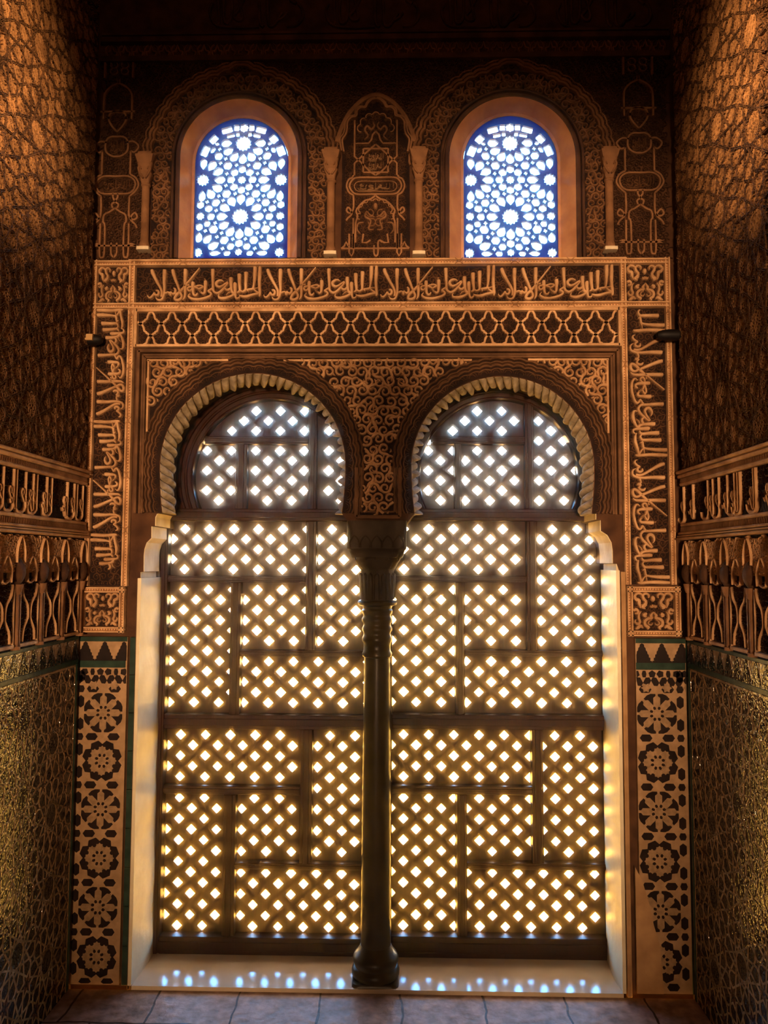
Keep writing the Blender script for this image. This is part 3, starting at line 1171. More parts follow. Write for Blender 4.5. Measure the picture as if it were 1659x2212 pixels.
for wi, w in enumerate(WIN):
    win = thing('window_%d' % (wi + 1), ('arched stained glass window of white star tracery at the upper left, lit from outside',
                                         'arched stained glass window of white star tracery at the upper right, lit from outside')[wi], 'window',
                (w['cx'], YG, w['gzb']))
    win['kind'] = 'structure'
    axis_px = (510 + 11, 1104)[wi]
    slant = (0.030, 0.0)[wi]
    cu = at(axis_px, 202 + 1100 / GS, YG)
    sc = (CAM_D + YG) / F_PX / GS
    ghw, gcx, gcz, gzb = w['ghw'], w['gx'], w['gcz'], w['gzb']
    cu.x = gcx
    hs = []

    def ins(u, v, m=0.007):
        if v < gzb + m:
            return False
        if v < gcz:
            return abs(u - gcx) < ghw - m
        return math.hypot(u - gcx, v - gcz) < ghw - m
    for P in shapes:
        m_ = np.mean(P, axis=0)
        P = [tuple(m_ + (np.array(p) - m_) * 1.09) for p in P]
        Q = []
        for (dx, y) in P:
            u = cu.x + dx * sc * 1.02 - (y - 1100) * slant * sc
            v = cu.z - (y - 1100) * sc
            if v < gzb + 0.003:
                v = gzb + 0.003
            if v < gcz:
                u = min(max(u, gcx - ghw + 0.006), gcx + ghw - 0.003)
            else:
                d = math.hypot(u - gcx, v - gcz)
                if d > ghw - 0.003:
                    u, v = gcx + (u - gcx) * (ghw - .003) / d, gcz + (v - gcz) * (ghw - .003) / d
            if not Q or abs(u - Q[-1][0]) + abs(v - Q[-1][1]) > 4e-4:
                Q.append((u, v))
        A = abs(sum(Q[i - 1][0] * Q[i][1] - Q[i][0] * Q[i - 1][1] for i in range(len(Q)))) / 2
        if len(Q) > 2 and A > 2.5e-5:
            hs.append(Q)
    mb = MB(back(YG))
    mb.plate([arched(gcx, gcz, ghw, gzb, 40)] + hs, -0.014, 0.0)
    mb.build('tracery', 'tracery', win)
    mb = MB(back(YG + 0.016))
    mb.plate([arched(gcx, gcz, ghw + .004, gzb - .004, 40)], -0.004, 0.0)
    mb.build('pane', 'glass', win)
    # plaster ring round the tracery
    mb = MB(back(YG - 0.004))
    mb.plate([arched(gcx, gcz, ghw + 0.055, gzb - 0.03, 40), list(reversed(arched(gcx, gcz, ghw + 0.001, gzb - 0.0, 40)))], -0.02, 0.0)
    mb.build('window_frame', 'reveal', win)
    # splayed plaster reveal
    mb = MB()
    K = 40
    ro = arched(w['cx'], w['cz'], w['hw'], w['zb'], K)
    ri_ = arched(gcx, gcz, ghw + 0.012, gzb, K)
    V, f = [], []
    for q in range(len(ro)):
        for t in (0.0, 0.12, 0.5, 0.9, 1.0):
            V.append((ro[q][0] * (1 - t) + ri_[q][0] * t, 0.005 + (YG - 0.010) * t, ro[q][1] * (1 - t) + ri_[q][1] * t))
    for q in range(len(ro) - 1):
        for k in range(4):
            a = q * 5 + k
            f.append((a, a + 1, a + 6, a + 5))
    a = (len(ro) - 1) * 5
    for k in range(4):
        f.append((a + k, a + k + 1, k + 1, k))
    mb.add(V, f)
    mb.build('window_reveal', 'reveal', win, smooth=True)
    # rounded arris moulding round the opening
    mb = MB(back(0.012))
    E = arched(w['cx'], w['cz'], w['hw'] + 0.009, w['zb'], 40)
    mb.ribbon(E, 0.020, 0.016)
    E = arched(w['cx'], w['cz'], w['hw'] + 0.030, w['zb'], 40)
    mb.ribbon(E, 0.012, 0.012)
    mb.build('window_moulding', 'stucco_dark', win)

# ------------------------------------------------------------------ lettering: the phrase that runs round the arch
# strokes traced in crop units (A: left crop, B: right crop), then widths
PH_B = [
    ([(1585, 105), (1578, 300), (1572, 560), (1592, 860), (1572, 935)], [70, 88, 78, 72, 14]),
    ([(1452, 110), (1450, 300), (1438, 520), (1422, 650), (1400, 712), (1320, 728), (1262, 742), (1295, 800)], [88, 92, 66, 52, 60, 52, 52, 18]),
    ([(1545, 690), (1460, 705), (1420, 720)], [16, 26, 40]),
    ([(1430, 735), (1500, 790), (1560, 835), (1400, 872), (1250, 918), (1130, 918), (1045, 892)], [30, 46, 58, 62, 72, 58, 22]),
    ([(1215, 255), (1217, 330), (1212, 520), (1212, 715), (1190, 760), (1130, 790), (1075, 752)], [96, 96, 78, 64, 56, 44, 40]),
    ([(1040, 305), (1040, 380), (1046, 560), (1062, 730), (1035, 790), (985, 812)], [98, 96, 80, 64, 52, 20]),
    ([(938, 545), (930, 600), (936, 760), (945, 900), (972, 972), (1030, 965), (1060, 925)], [70, 92, 76, 56, 50, 42, 28]),
    ([(822, 405), (818, 470), (824, 620), (840, 740), (868, 810), (930, 845)], [90, 98, 76, 64, 70, 60]),
    ([(522, 860), (500, 905), (530, 955), (640, 968), (780, 932), (880, 880), (930, 848)], [18, 36, 62, 78, 66, 50, 40]),
    ([(700, 895), (745, 835), (815, 802)], [10, 20, 26]),
    ([(640, 525), (575, 482), (500, 488), (436, 540), (440, 612), (505, 655), (590, 630), (670, 575), (740, 525)], [12, 44, 62, 74, 72, 62, 48, 50, 40]),
    ([(752, 545), (705, 620), (640, 690), (560, 775), (470, 825), (400, 805), (352, 740), (345, 600), (334, 360), (330, 175)], [34, 40, 58, 66, 60, 56, 62, 64, 78, 92]),
    ([(822, 690), (760, 735), (705, 735), (662, 690)], [56, 62, 60, 40]),
    ([(345, 690), (290, 725), (225, 775), (285, 815), (305, 862), (250, 915), (120, 962), (-10, 990), (-100, 992), (-210, 975), (-285, 925), (-290, 885), (-245, 835)],
     [50, 44, 46, 52, 54, 56, 60, 62, 66, 62, 54, 36, 14]),
    ([(142, 490), (146, 560), (140, 700), (130, 800), (85, 838), (25, 790), (-30, 725)], [84, 94, 74, 60, 50, 42, 36]),
    ([(130, 442), (131, 448)], [40, 40]),
]
PH_A = [
    ([(1510, 715), (1570, 690), (1620, 650), (1550, 615), (1440, 640), (1400, 665), (1500, 700), (1545, 775), (1600, 810)], [30, 40, 44, 44, 46, 40, 40, 44, 40]),
    ([(1358, 515), (1352, 580), (1358, 740), (1372, 840), (1400, 885), (1450, 880), (1482, 832)], [72, 92, 72, 64, 56, 48, 34]),
    ([(1340, 645), (1270, 655), (1222, 690), (1235, 750), (1295, 755), (1350, 690)], [34, 44, 50, 50, 44, 36]),
    ([(1190, 615), (1230, 612), (1262, 596)], [16, 34, 38]),
    ([(1524, 142), (1400, 300), (1290, 445), (1190, 565), (1105, 680), (1005, 790), (925, 870), (880, 960), (905, 1005), (980, 1008), (1050, 960), (1058, 880), (1010, 790)],
     [34, 40, 44, 50, 60, 66, 70, 66, 66, 72, 64, 58, 56]),
    ([(808, 180), (830, 280), (880, 430), (940, 580), (985, 700), (1015, 780)], [78, 90, 76, 68, 62, 58]),
    ([(1146, 170), (1146, 260), (1143, 480), (1152, 760), (1142, 940), (1095, 1020)], [84, 92, 82, 72, 56, 16]),
    ([(850, 690), (890, 720), (890, 800), (845, 845), (800, 820), (770, 800), (755, 875), (735, 815), (690, 800), (620, 830)], [34, 60, 62, 56, 44, 44, 66, 44, 44, 50]),
    ([(592, 180), (592, 270), (588, 480), (600, 720), (592, 870), (545, 985), (470, 1012), (405, 985), (378, 920)], [90, 98, 80, 64, 58, 54, 50, 40, 12]),
    ([(255, 180), (280, 270), (345, 410), (430, 570), (510, 720), (535, 830), (520, 930)], [74, 92, 78, 68, 60, 56, 48]),
    ([(375, 755), (430, 755), (455, 810), (425, 875), (365, 872), (335, 820), (300, 880), (235, 945), (180, 930), (165, 880)], [36, 52, 60, 58, 54, 46, 50, 56, 42, 14]),
]
K1 = 140 / 1659
PHRASE = []
for P, w in PH_B:
    PHRASE.append(([((1325 - (1190 + x * K1)), y * K1 - 8) for x, y in P], [q * K1 * 1.12 + .5 for q in w]))
for P, w in PH_A:
    PHRASE.append(([((1325 - (1060 + x * K1)), y * K1 - 8) for x, y in P], [q * K1 * 1.12 + .5 for q in w]))
PERIOD = 259.6      # s runs leftwards from the right end, t downwards from the top of the letters (pixels of the crop)


def lettering(mb, T, rep, s_max, h, base=0.0, s_min=-99):
    for r in range(rep):
        for P, w in PHRASE:
            Q = [(s_ + r * PERIOD, t) for s_, t in P]
            if min(q[0] for q in Q) < s_min or max(q[0] for q in Q) > s_max:
                continue
            L, ws = T(Q, w)
            C, W_ = cat(L, ws, 5)
            if len(P) == 2:
                mb.dome(C[0][0], C[0][1], W_[0] * .5, W_[0] * .5, h, base, 8)
            else:
                mb.ribbon(C, W_, h, base, [(-1, 0), (-.8, .8), (-.3, 1), (.3, 1), (.8, .8), (1, 0)])


def box_inside(u0, u1, v0, v1, m=0.0):
    return lambda u, v: u0 + m < u < u1 - m and v0 + m < v < v1 - m


FRB = back(0.024)       # ground of the stucco panels, 6 mm proud of the wall


def ground_plate(parent, rc, mat='ground', Y=0.024, name='ground'):
    mb = MB(back(Y))
    mb.plate([[(rc[0], rc[2]), (rc[1], rc[2]), (rc[1], rc[3]), (rc[0], rc[3])]], -0.006, 0.0)
    return mb.build(name, mat, parent)


# verticals shared by the panels
xa0, xa1 = at(187, 900).x, at(199, 900).x         # left band, outer border
xa2, xa3 = at(268, 900).x, at(283, 900).x         # left band, inner border
xb0, xb1 = at(1346, 900).x, at(1360, 900).x       # right band, inner border
xb2, xb3 = at(1444, 900).x, at(1457, 900).x       # right band, outer border
zt0, zt1 = at(815, 571).z, at(815, 556).z         # top border
zm0, zm1 = at(815, 665).z, at(815, 650).z         # border under the inscription
zq0, zq1 = at(815, 748).z, at(815, 744).z
HB = 0.016

# the long horizontal inscription
rc = (xa3, xb0, zm1, zt0)
o = thing('inscription_frieze', 'long horizontal carved Arabic inscription frieze under the two upper windows', 'frieze', ((rc[0] + rc[1]) / 2, 0.03, zm0))
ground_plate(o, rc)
mb = MB(FRB)
scrolls(mb, box_inside(*rc, 0.004), rc, 0.017, 0.007, 21)
mb.build('background_foliage', 'stucco_dark', o)
u_right = at(1325, 612).x
v_top = at(815, 568 + 0).z
mb = MB(FRB)
kk = (rc[3] - rc[2]) / 84.0


def T_h(P, w):
    return [(u_right - s_ * S * 1.0, rc[3] - (t + 1.0) * kk) for s_, t in P], [q * S * 1.03 for q in w]


lettering(mb, T_h, 4, 1036, 0.020)
mb.build('lettering', 'stucco', o)
mb = MB(FRB)
bead_bar(mb, xa2, (zt0 + zt1) / 2, xb1, (zt0 + zt1) / 2, zt1 - zt0, HB + .006)
bead_bar(mb, xa2, (zm0 + zm1) / 2, xb1, (zm0 + zm1) / 2, zm1 - zm0, HB + .006)
mb.build('beaded_border', 'stucco', o)

# vertical inscriptions
zl0, zr0 = at(230, 1266).z, at(1400, 1263).z
for side in (0, 1):
    if side == 0:
        rc = (xa1, xa2, zl0, zm0)
        o = thing('inscription_band', 'tall vertical carved Arabic inscription band left of the left rope arch', 'band', ((rc[0] + rc[1]) / 2, 0.03, rc[2]))
    else:
        rc = (xb1, xb2, zr0, zm0)
        o = thing('inscription_band', 'tall vertical carved Arabic inscription band right of the right rope arch', 'band', ((rc[0] + rc[1]) / 2, 0.03, rc[2]))
    ground_plate(o, rc)
    mb = MB(FRB)
    scrolls(mb, box_inside(*rc, 0.004), rc, 0.016, 0.007, 31 + side)
    mb.build('background_foliage', 'stucco_dark', o)
    kw = (rc[1] - rc[0]) / 85.0
    mb = MB(FRB)
    if side == 0:      # reads downwards, letter tops to the left
        v0 = at(230, 667).z

        def T_v(P, w):
            return [(rc[0] + (t + 2) * kw, v0 - s_ * S * 0.965) for s_, t in P], [q * S for q in w]
        lettering(mb, T_v, 3, 600, 0.020)
    else:              # reads upwards, letter tops to the right
        v0 = at(1400, 1260).z

        def T_v(P, w):
            return [(rc[1] - (t + 2) * kw, v0 + s_ * S * 1.06) for s_, t in P], [q * S * 1.05 for q in w]
        lettering(mb, T_v, 3, 566, 0.020)
    mb.build('lettering', 'stucco', o)
    mb = MB(FRB)
    top = zt1
    if side == 0:
        bead_bar(mb, (xa0 + xa1) / 2, zl0, (xa0 + xa1) / 2, top, xa1 - xa0, HB)
        bead_bar(mb, (xa2 + xa3) / 2, zl0, (xa2 + xa3) / 2, top, xa3 - xa2, HB + .002)
    else:
        bead_bar(mb, (xb0 + xb1) / 2, zr0, (xb0 + xb1) / 2, top, xb1 - xb0, HB + .002)
        bead_bar(mb, (xb2 + xb3) / 2, zr0, (xb2 + xb3) / 2, top, xb3 - xb2, HB)
    mb.build('beaded_border', 'stucco', o)


def palmette(mb, rc, h=0.013):
    """Square ornament: four pairs of curled stems over a trefoil."""
    cu, cv = (rc[0] + rc[1]) / 2, (rc[2] + rc[3]) / 2
    hu, hv = (rc[1] - rc[0]) / 2, (rc[3] - rc[2]) / 2

    def put(P, w):
        for sg in (-1, 1):
            C, W_ = cat([(cu + sg * x * hu, cv + y * hv) for x, y in P], [q * hu for q in w], 6)
            mb.ribbon(C, W_, h)
    put([(.52, .78), (.60, .92), (.78, .94), (.90, .80), (.84, .64), (.70, .58), (.68, .40), (.62, .16)], [.08, .13, .15, .16, .18, .20, .18, .05])
    put([(.24, .70), (.22, .86), (.36, .94), (.50, .84), (.46, .66), (.36, .52), (.40, .34), (.50, .24), (.40, .12)], [.07, .12, .14, .15, .17, .16, .22, .24, .06])
    put([(.96, .02), (.84, .10), (.74, .0), (.80, -.12), (.92, -.10)], [.14, .16, .13, .12, .08])
    put([(.60, .0), (.70, -.16), (.72, -.36), (.66, -.56), (.78, -.68), (.90, -.56), (.86, -.44)], [.05, .12, .15, .15, .15, .13, .06])
    put([(.0, -.02), (.12, -.22), (.10, -.36), (.26, -.38), (.42, -.52), (.40, -.74), (.26, -.84), (.32, -.96)], [.05, .17, .16, .16, .17, .18, .16, .08])
    put([(.10, -.46), (.22, -.52), (.26, -.66), (.12, -.72), (.06, -.60)], [.05, .08, .09, .08, .05])
    put([(.34, -.10), (.44, -.20), (.36, -.30)], [.12, .24, .10])
    put([(.52, -.90), (.64, -.78), (.78, -.88), (.90, -.94)], [.06, .20, .20, .06])
    put([(.0, .30), (.10, .24), (.16, .32)], [.18, .16, .05])
    mb.dome(cu, cv + .66 * hv, .12 * hu, .18 * hv, h * .8)


SQ = [((xa1, xa2, zm1, zt0), 'carved square stucco panel with curled palmette at the left end of the horizontal inscription'),
      ((xb1, xb2, zm1, zt0), 'carved square stucco panel with curled palmette at the right end of the horizontal inscription'),
      ((xa1 - .012, xa2 - 0.004, at(230, 1354).z, at(230, 1281).z), 'carved square stucco panel with curled palmette above the left tile panel'),
      ((xb1 + .004, xb2 + .012, at(1410, 1362).z, at(1410, 1280).z), 'carved square stucco panel with curled palmette above the right tile panel')]
for i, (rc, lab) in enumerate(SQ):
    o = thing('square_panel', lab, 'panel', ((rc[0] + rc[1]) / 2, 0.03, rc[2]), 'square palmette panels')
    ground_plate(o, rc)
    mb = MB(FRB)
    scrolls(mb, box_inside(*rc, 0.004), rc, 0.012, 0.004, 41 + i)
    mb.build('background_foliage', 'stucco_dark', o)
    mb = MB(FRB)
    palmette(mb, rc, 0.016)
    mb.build('palmette', 'stucco', o)
    mb = MB(FRB)
    bw = 0.024
    if i < 2:
        bead_bar(mb, rc[0] - bw * .5, rc[3] + .013, rc[1] + bw * .5, rc[3] + .013, bw, HB + .004, knots=0)
        bead_bar(mb, rc[0] - bw * .5, rc[2] - .013, rc[1] + bw * .5, rc[2] - .013, bw, HB + .004, knots=0)
    else:
        for (p, q, r, t) in ((rc[0] - bw, rc[3] + bw / 2, rc[1] + bw, rc[3] + bw / 2), (rc[0] - bw, rc[2] - bw / 2, rc[1] + bw, rc[2] - bw / 2),
                             (rc[0] - bw / 2, rc[2] - bw, rc[0] - bw / 2, rc[3] + bw), (rc[1] + bw / 2, rc[2] - bw, rc[1] + bw / 2, rc[3] + bw)):
            bead_bar(mb, p, q, r, t, bw, HB + .004, knots=0)
        for cu in (rc[0] - bw / 2, rc[1] + bw / 2):
            for cv in (rc[2] - bw / 2, rc[3] + bw / 2):
                mb.dome(cu, cv, bw * .45, bw * .45, HB + .008)
    mb.build('beaded_border', 'stucco', o)

# net of lobed arches under the inscription
rc = (xa3 + 0.012, xb0 - 0.010, zq1 + 0.004, zm0 - 0.010)
o = thing('lobed_net_frieze', 'horizontal carved frieze of interlaced lobed arches below the long inscription', 'frieze', ((rc[0] + rc[1]) / 2, 0.03, rc[2]))
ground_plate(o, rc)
mb = MB(FRB)
scrolls(mb, box_inside(*rc, 0.003), rc, 0.0105, 0.006, 51)
mb.build('background_foliage', 'stucco_dark', o)
mb = MB(FRB)
per = 46.8 * S
x_p = at(324, 700).x
hrow = (rc[3] - rc[2]) / 76.0
unit = [(0, -3), (4, 2), (7.5, 9), (9, 16), (13.5, 18.5), (14, 21.5), (17, 22), (20, 26.5), (23.4, 28)]
line = [(x + 23.4 * k, y + 28 * k) for k in range(3) for x, y in unit]
line = [p for p in line if p[1] <= 78]
i0 = int((rc[0] - x_p) / per) - 3
for i in range(i0, i0 + int((rc[1] - rc[0]) / per) + 7):
    for sg in (-1, 1):
        P = [(x_p + i * per + sg * x * S, rc[3] - max(0, min(76, y)) * hrow) for x, y in line]
        Q = []
        for p in P:
            if rc[0] <= p[0] <= rc[1]:
                Q.append(p)
            elif Q:
                break
        if len(Q) > 2:
            C, W_ = cat(Q, [0.0095] * len(Q), 2)
            mb.ribbon(C, W_, 0.014, 0, FLAT)
mb.build('arch_net', 'stucco', o)
mb = MB(FRB)
for (p, q, r, t, ww) in ((rc[0] - .004, rc[3] + .006, rc[1] + .004, rc[3] + .006, .014), (rc[0] - .004, rc[2] - .004, rc[1] + .004, rc[2] - .004, .012),
                         (rc[0] - .006, rc[2] - .01, rc[0] - .006, rc[3] + .012, .014), (rc[1] + .005, rc[2] - .01, rc[1] + .005, rc[3] + .012, .014)):
    mb.ribbon([(p, q), (r, t)], ww, .020, 0, FLAT)
mb.build('border', 'stucco', o)

# ------------------------------------------------------------------ arch surround: framed spandrels above the rope arches
uL, uR = at(291, 900).x, at(1342, 900).x
vT = at(815, 752).z
vBot = at(300, 1108).z
o = thing('arch_surround', 'carved stucco spandrels framed by nested mouldings above the two rope arches', 'surround', (0, 0.03, ZP))
mo = MB(back(0.026))
fr_w = [(0.006, 0.014, 0.020), (0.020, 0.008, 0.008), (0.031, 0.010, 0.014)]
for off, ww, hh in fr_w:
    P = [(uL + off, vBot), (uL + off, vT - off), (uR - off, vT - off), (uR - off, vBot)]
    for a, b in zip(P[:-1], P[1:]):
        mo.ribbon([a, b], ww, hh, 0, FLAT)
mo.build('frame_moulding', 'stucco_frame', o)
inL, inR, inT = uL + 0.040, uR - 0.042, vT - 0.038
RO = 0.068          # from the rope to the outer wavy moulding
SP = 0.050


def wavy(c, r, amp, n, a0, a1, m=8):
    out = []
    N = n * m
    for i in range(N + 1):
        a = a0 + (a1 - a0) * i / N
        rr = r + amp * abs(math.sin(PI * n * i / N))
        out.append((c[0] + rr * math.cos(a), c[1] + rr * math.sin(a)))
    return out


def wavy_arch(c, r, amp, n, m=8):
    f = stilted(c, r, ZS)
    out = []
    N = n * m
    for i in range(N + 1):
        u, v, nn = f(i / N)
        q = amp * abs(math.sin(PI * n * i / N))
        out.append((u + nn[0] * q, v + nn[1] * q))
    return out


def spandrel(u, v):
    if not (inL < u < inR and v < inT):
        return False
    for c in (A1, A2):
        if v >= c[1] and math.hypot(u - c[0], v - c[1]) < c[2] + RO + 0.006:
            return False
        if v < c[1] and abs(u - (pl + pr_) / 2) > 0.30:
            return False
    if v < A1[1]:
        return abs(u - (pl + pr_) / 2) < 0.062 and v > ZP + 0.030
    return True


gp = MB(back(0.0265))
gp.plate([[(inL, A1[1]), (inR, A1[1]), (inR, inT), (inL, inT)],
          arc(A1, A1[2] + RO - .01, 0, 2 * PI, 60)[:-1], arc(A2, A2[2] + RO - .01, 0, 2 * PI, 60)[:-1]], -0.005, 0.0)
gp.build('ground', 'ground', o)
for c in (A1, A2):
    gp = MB(back(0.0265))
    gp.plate([[p for p in stilt_pts(c, c[2] + 0.048, ZS, 90)] + list(reversed(stilt_pts(c, c[2] + .003, ZS, 90)))], -.005, 0.0)
    gp.build('arch_band', 'ground', o)
gp = MB(back(0.0265))
gp.plate([[(pl + .045, ZP + .03), (pr_ - .045, ZP + .03), (pr_ - .045, A1[1]), (pl + .045, A1[1])]], -0.005, 0.0)
gp.build('pier_ground', 'ground', o)
for k_, (ua, ub) in enumerate(((inL, A1[0]), (A1[0], A2[0]), (A2[0], inR))):
    sc1 = MB(back(0.0265))
    scrolls(sc1, lambda u, v: ua < u < ub and spandrel(u, v), (ua, ub, ZP, inT), 0.0245, 0.019, 61 + k_, wid=0.44, dens=0.98)
    sc1.build('scrollwork', 'stucco', o)
br = MB(back(0.0265))
zlim = inT - 0.004
for ci, c in enumerate((A1, A2)):
    for rr, ww, hh, mt in ((c[2] + RO, 0.010, 0.018, 0), (c[2] + RO - 0.014, 0.008, 0.012, 0), (c[2] + 0.040, 0.008, 0.010, 0), (c[2] + 0.026, 0.005, 0.006, 0)):
        P = wavy_arch(c, rr, 0.005 if rr > c[2] + .05 else 0.006, 36)
        P = [p for p in P if p[1] < inT + 0.012 and inL - .03 < p[0] < inR + .03 and (p[0] - (pl + pr_) / 2) * (1 if ci else -1) > 0.02]
        seg, prev = [], None
        for p in P:
            if prev is not None and math.hypot(p[0] - prev[0], p[1] - prev[1]) > 0.05:
                if len(seg) > 2:
                    br.ribbon(seg, ww, hh)
                seg = []
            seg.append(p)
            prev = p
        if len(seg) > 2:
            br.ribbon(seg, ww, hh)
    br.build('wavy_moulding', 'stucco_frame', o)
    br = MB(back(0.0265))
for c in (A1, A2):       # little scallops between the rope and the wavy moulding
    fs = stilted(c, c[2] + 0.012, ZS)
    for i in range(32):
        u_, v_, nn_ = fs((i + .5) / 32)
        a = math.atan2(nn_[1], nn_[0])
        ce = (u_, v_)
        for q in (0.021, 0.013):
            P = [(ce[0] + q * math.cos(a + t), ce[1] + q * math.sin(a + t)) for t in np.linspace(-1.5, 1.5, 9)]
            br.ribbon(P, 0.0035, 0.006)
    br.build('scallop_ring', 'stucco_dark', o)
    br = MB(back(0.0265))
for c, x_out, sgn in ((A1, inL, 1), (A2, inR, -1)):   # thin light fillets along the frame of the corner spandrels
    zc = c[1] + (c[2] + RO) * 0.30
    xc = c[0] - sgn * 0.10
    br.ribbon([(x_out + sgn * .006, zc), (x_out + sgn * .006, inT - .006)], 0.009, 0.018, 0, FLAT)
    br.ribbon([(x_out, inT - .006), (xc, inT - .006)], 0.009, 0.018, 0, FLAT)
br.ribbon([(A1[0] + .12, inT - .006), (A2[0] - .12, inT - .006)], 0.009, 0.012, 0, FLAT)
br.build('fillet', 'stucco', o)
br = MB(back(0.028))
cxp = (pl + pr_) / 2
hwp = (pr_ - pl) / 2
for off, ww in ((0.022, .016), (0.042, .008)):
    P = [(cxp - hwp + off + .008, A1[1] - .01), (cxp - hwp + off + .008, ZP + off), (cxp + hwp - off - .008, ZP + off), (cxp + hwp - off - .008, A1[1] - .01)]
    for a, b_ in zip(P[:-1], P[1:]):
        br.ribbon([a, b_], ww, .014, 0, FLAT)
br.build('pier_frame', 'stucco_frame', o)

# plain strips and mouldings beside the jambs
for side in (0, 1):
    if side == 0:
        x0, x1 = at(288, 1700).x, XWL
        zt_ = at(290, 1250).z
        lab = 'narrow worn plaster moulding between the left tile panel and the left jamb'
    else:
        x0, x1 = XWR, xb0 - .002
        zt_ = at(1345, 1235).z
        lab = 'narrow worn plaster moulding between the right jamb and the right tile panel'
    mb = MB(back(0.03))
    mb.box(min(x0, x1), max(x0, x1), 0.0, zt_, 0.0, 0.022, 0.003)
    k = (x1 - x0)
    for t in (0.25, 0.62, 0.86):
        mb.box(x0 + k * t - .004, x0 + k * t + .004, 0.0, zt_, 0.021, 0.028, 0.002)
    tag(mb.build('plaster_moulding', 'stucco_frame' if side == 0 else 'plaster_patch'), lab, 'moulding')

# ------------------------------------------------------------------ upper wall: archivolts, colonnettes, strapwork panels
vU0, vU1 = zt1 + 0.004, at(815, 122).z
xu0, xu1 = XL + 0.03, XR - 0.03
o_up = thing('foliage_panel', 'dark carved foliage stucco filling the upper wall around the two arched windows', 'panel', (0, 0.03, vU0))
wA = [(w['cx'], w['cz'], w['hw']) for w in WIN]


def near_win(u, v, m):
    for cx_, cz0, hw_ in wA:
        if v < cz0:
            if abs(u - cx_) < hw_ + m:
                return True
        elif math.hypot(u - cx_, v - cz0) < hw_ + m:
            return True
    return False


pc = at(811, 400).x         # axis of the middle panel
pw = 0.165


def up_ok(u, v):
    if near_win(u, v, 0.128):
        return False
    if abs(u - pc) < pw and v < at(811, 215).z - abs(u - pc) * 1.2:
        return False
    return True


mb = MB(back(0.028))
scrolls(mb, up_ok, (xu0, xu1, vU0, vU1), 0.0135, 0.009, 71)
mb.build('foliage', 'stucco_dark', o_up)
for wi, w in enumerate(WIN):
    cx_, cz0, hw_ = wA[wi]
    oo = thing('window_archivolt', ('carved scroll archivolt around the upper left stained glass window', 'carved scroll archivolt around the upper right stained glass window')[wi],
               'archivolt', (cx_, 0.03, vU0))
    mb = MB(back(0.0285))
    pol = arched(cx_, cz0, hw_ + 0.122, vU0, 40)
    hol = arched(cx_, cz0, hw_ + 0.03, vU0 - 0.001, 40)
    mb.plate([pol, [(p[0], p[1] + .0005) for p in hol]], -0.004, 0.0)
    mb.build('ground', 'ground', oo)
    mb = MB(back(0.0285))
    scrolls(mb, lambda u, v: near_win(u, v, 0.116) and not near_win(u, v, 0.040) and v > vU0, (cx_ - hw_ - .13, cx_ + hw_ + .13, vU0, cz0 + hw_ + .13), 0.019, 0.017, 81 + wi, wid=0.46)
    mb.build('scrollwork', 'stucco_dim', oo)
    mb = MB(back(0.0285))
    for rr, ww, hh in ((hw_ + 0.122, .012, .020), (hw_ + .138, .014, .016), (hw_ + .156, .009, .010)):
        P = wavy((cx_, cz0), rr, 0.007, 24, PI + .05, -.05)
        # a slight point at the crown
        P = [(p[0], p[1] + 0.030 * max(0, 1 - abs(p[0] - cx_) / 0.09) * (1 if rr > hw_ + .12 else 0)) for p in P]
        P = [p for p in P if abs(p[0] - pc) > pw - 0.03]
        mb.ribbon(P, ww, hh)
    mb.build('lobed_edge', 'stucco_dim', oo)

COLN = [(312, 338, 541, 'slender carved colonnette left of the upper left window'), (714, 329, 551, 'slender carved colonnette between the upper left window and the middle panel'),
        (905, 327, 551, 'slender carved colonnette between the middle panel and the upper right window'), (1318, 327, 541, 'slender carved colonnette right of the upper right window')]
for (xx, y0, y1, lab) in COLN:
    ax = at(xx, 450, 0.0)
    z = lambda y: at(xx, y, 0.0).z
    oo = thing('colonnette', lab, 'column', (ax.x, 0.012, z(y1)), 'colonnettes beside the upper windows')
    yc = 0.012
    mb = MB()
    mb.lathe(ax.x, yc, [(z(y1), .026), (z(y1 - 7), .026), (z(y1 - 8), .022)], 20, lambda q: 1.0)
    mb.build('base', 'corbel', oo)
    mb = MB()
    mb.lathe(ax.x, yc, [(z(y1 - 8), .020), (z(y1 - 13), .022), (z(y1 - 18), .019), (z(y1 - 22), .0165), (z(y0 + 64), .016), (z(y0 + 62), .020), (z(y0 + 59), .020), (z(y0 + 57), .017)], 24)
    mb.build('shaft', 'stucco_dim', oo, smooth=True)
    mb = MB()
    mb.lathe(ax.x, yc, [(z(y0 + 58), .0165), (z(y0 + 46), .021), (z(y0 + 38), .028), (z(y0 + 30), .024), (z(y0 + 18), .031), (z(y0 + 14), .031)], 24, lambda q: 0.4)
    cp = mb.build('capital', 'stucco_dim', oo, smooth=True)
    mb = MB(back(yc - .026))
    for sg in (-1, 1):
        P, W_ = cat([(ax.x + sg * .004, z(y0 + 50)), (ax.x + sg * .014, z(y0 + 42)), (ax.x + sg * .024, z(y0 + 30)), (ax.x + sg * .018, z(y0 + 24)), (ax.x + sg * .012, z(y0 + 31))], [.006, .010, .010, .008, .004], 5)
        mb.ribbon(P, W_, .008, -.004)
    mb.build('capital_leaf', 'stucco_dim', cp)
    mb = MB()
    mb.lathe(ax.x, yc, [(z(y0 + 16), .030), (z(y0 + 2), .038), (z(y0), .038), (z(y0 - 1), .030), (z(y0 - 7), .028)], 20, lambda q: 1.0)
    mb.build('abacus', 'stucco_dim', oo)


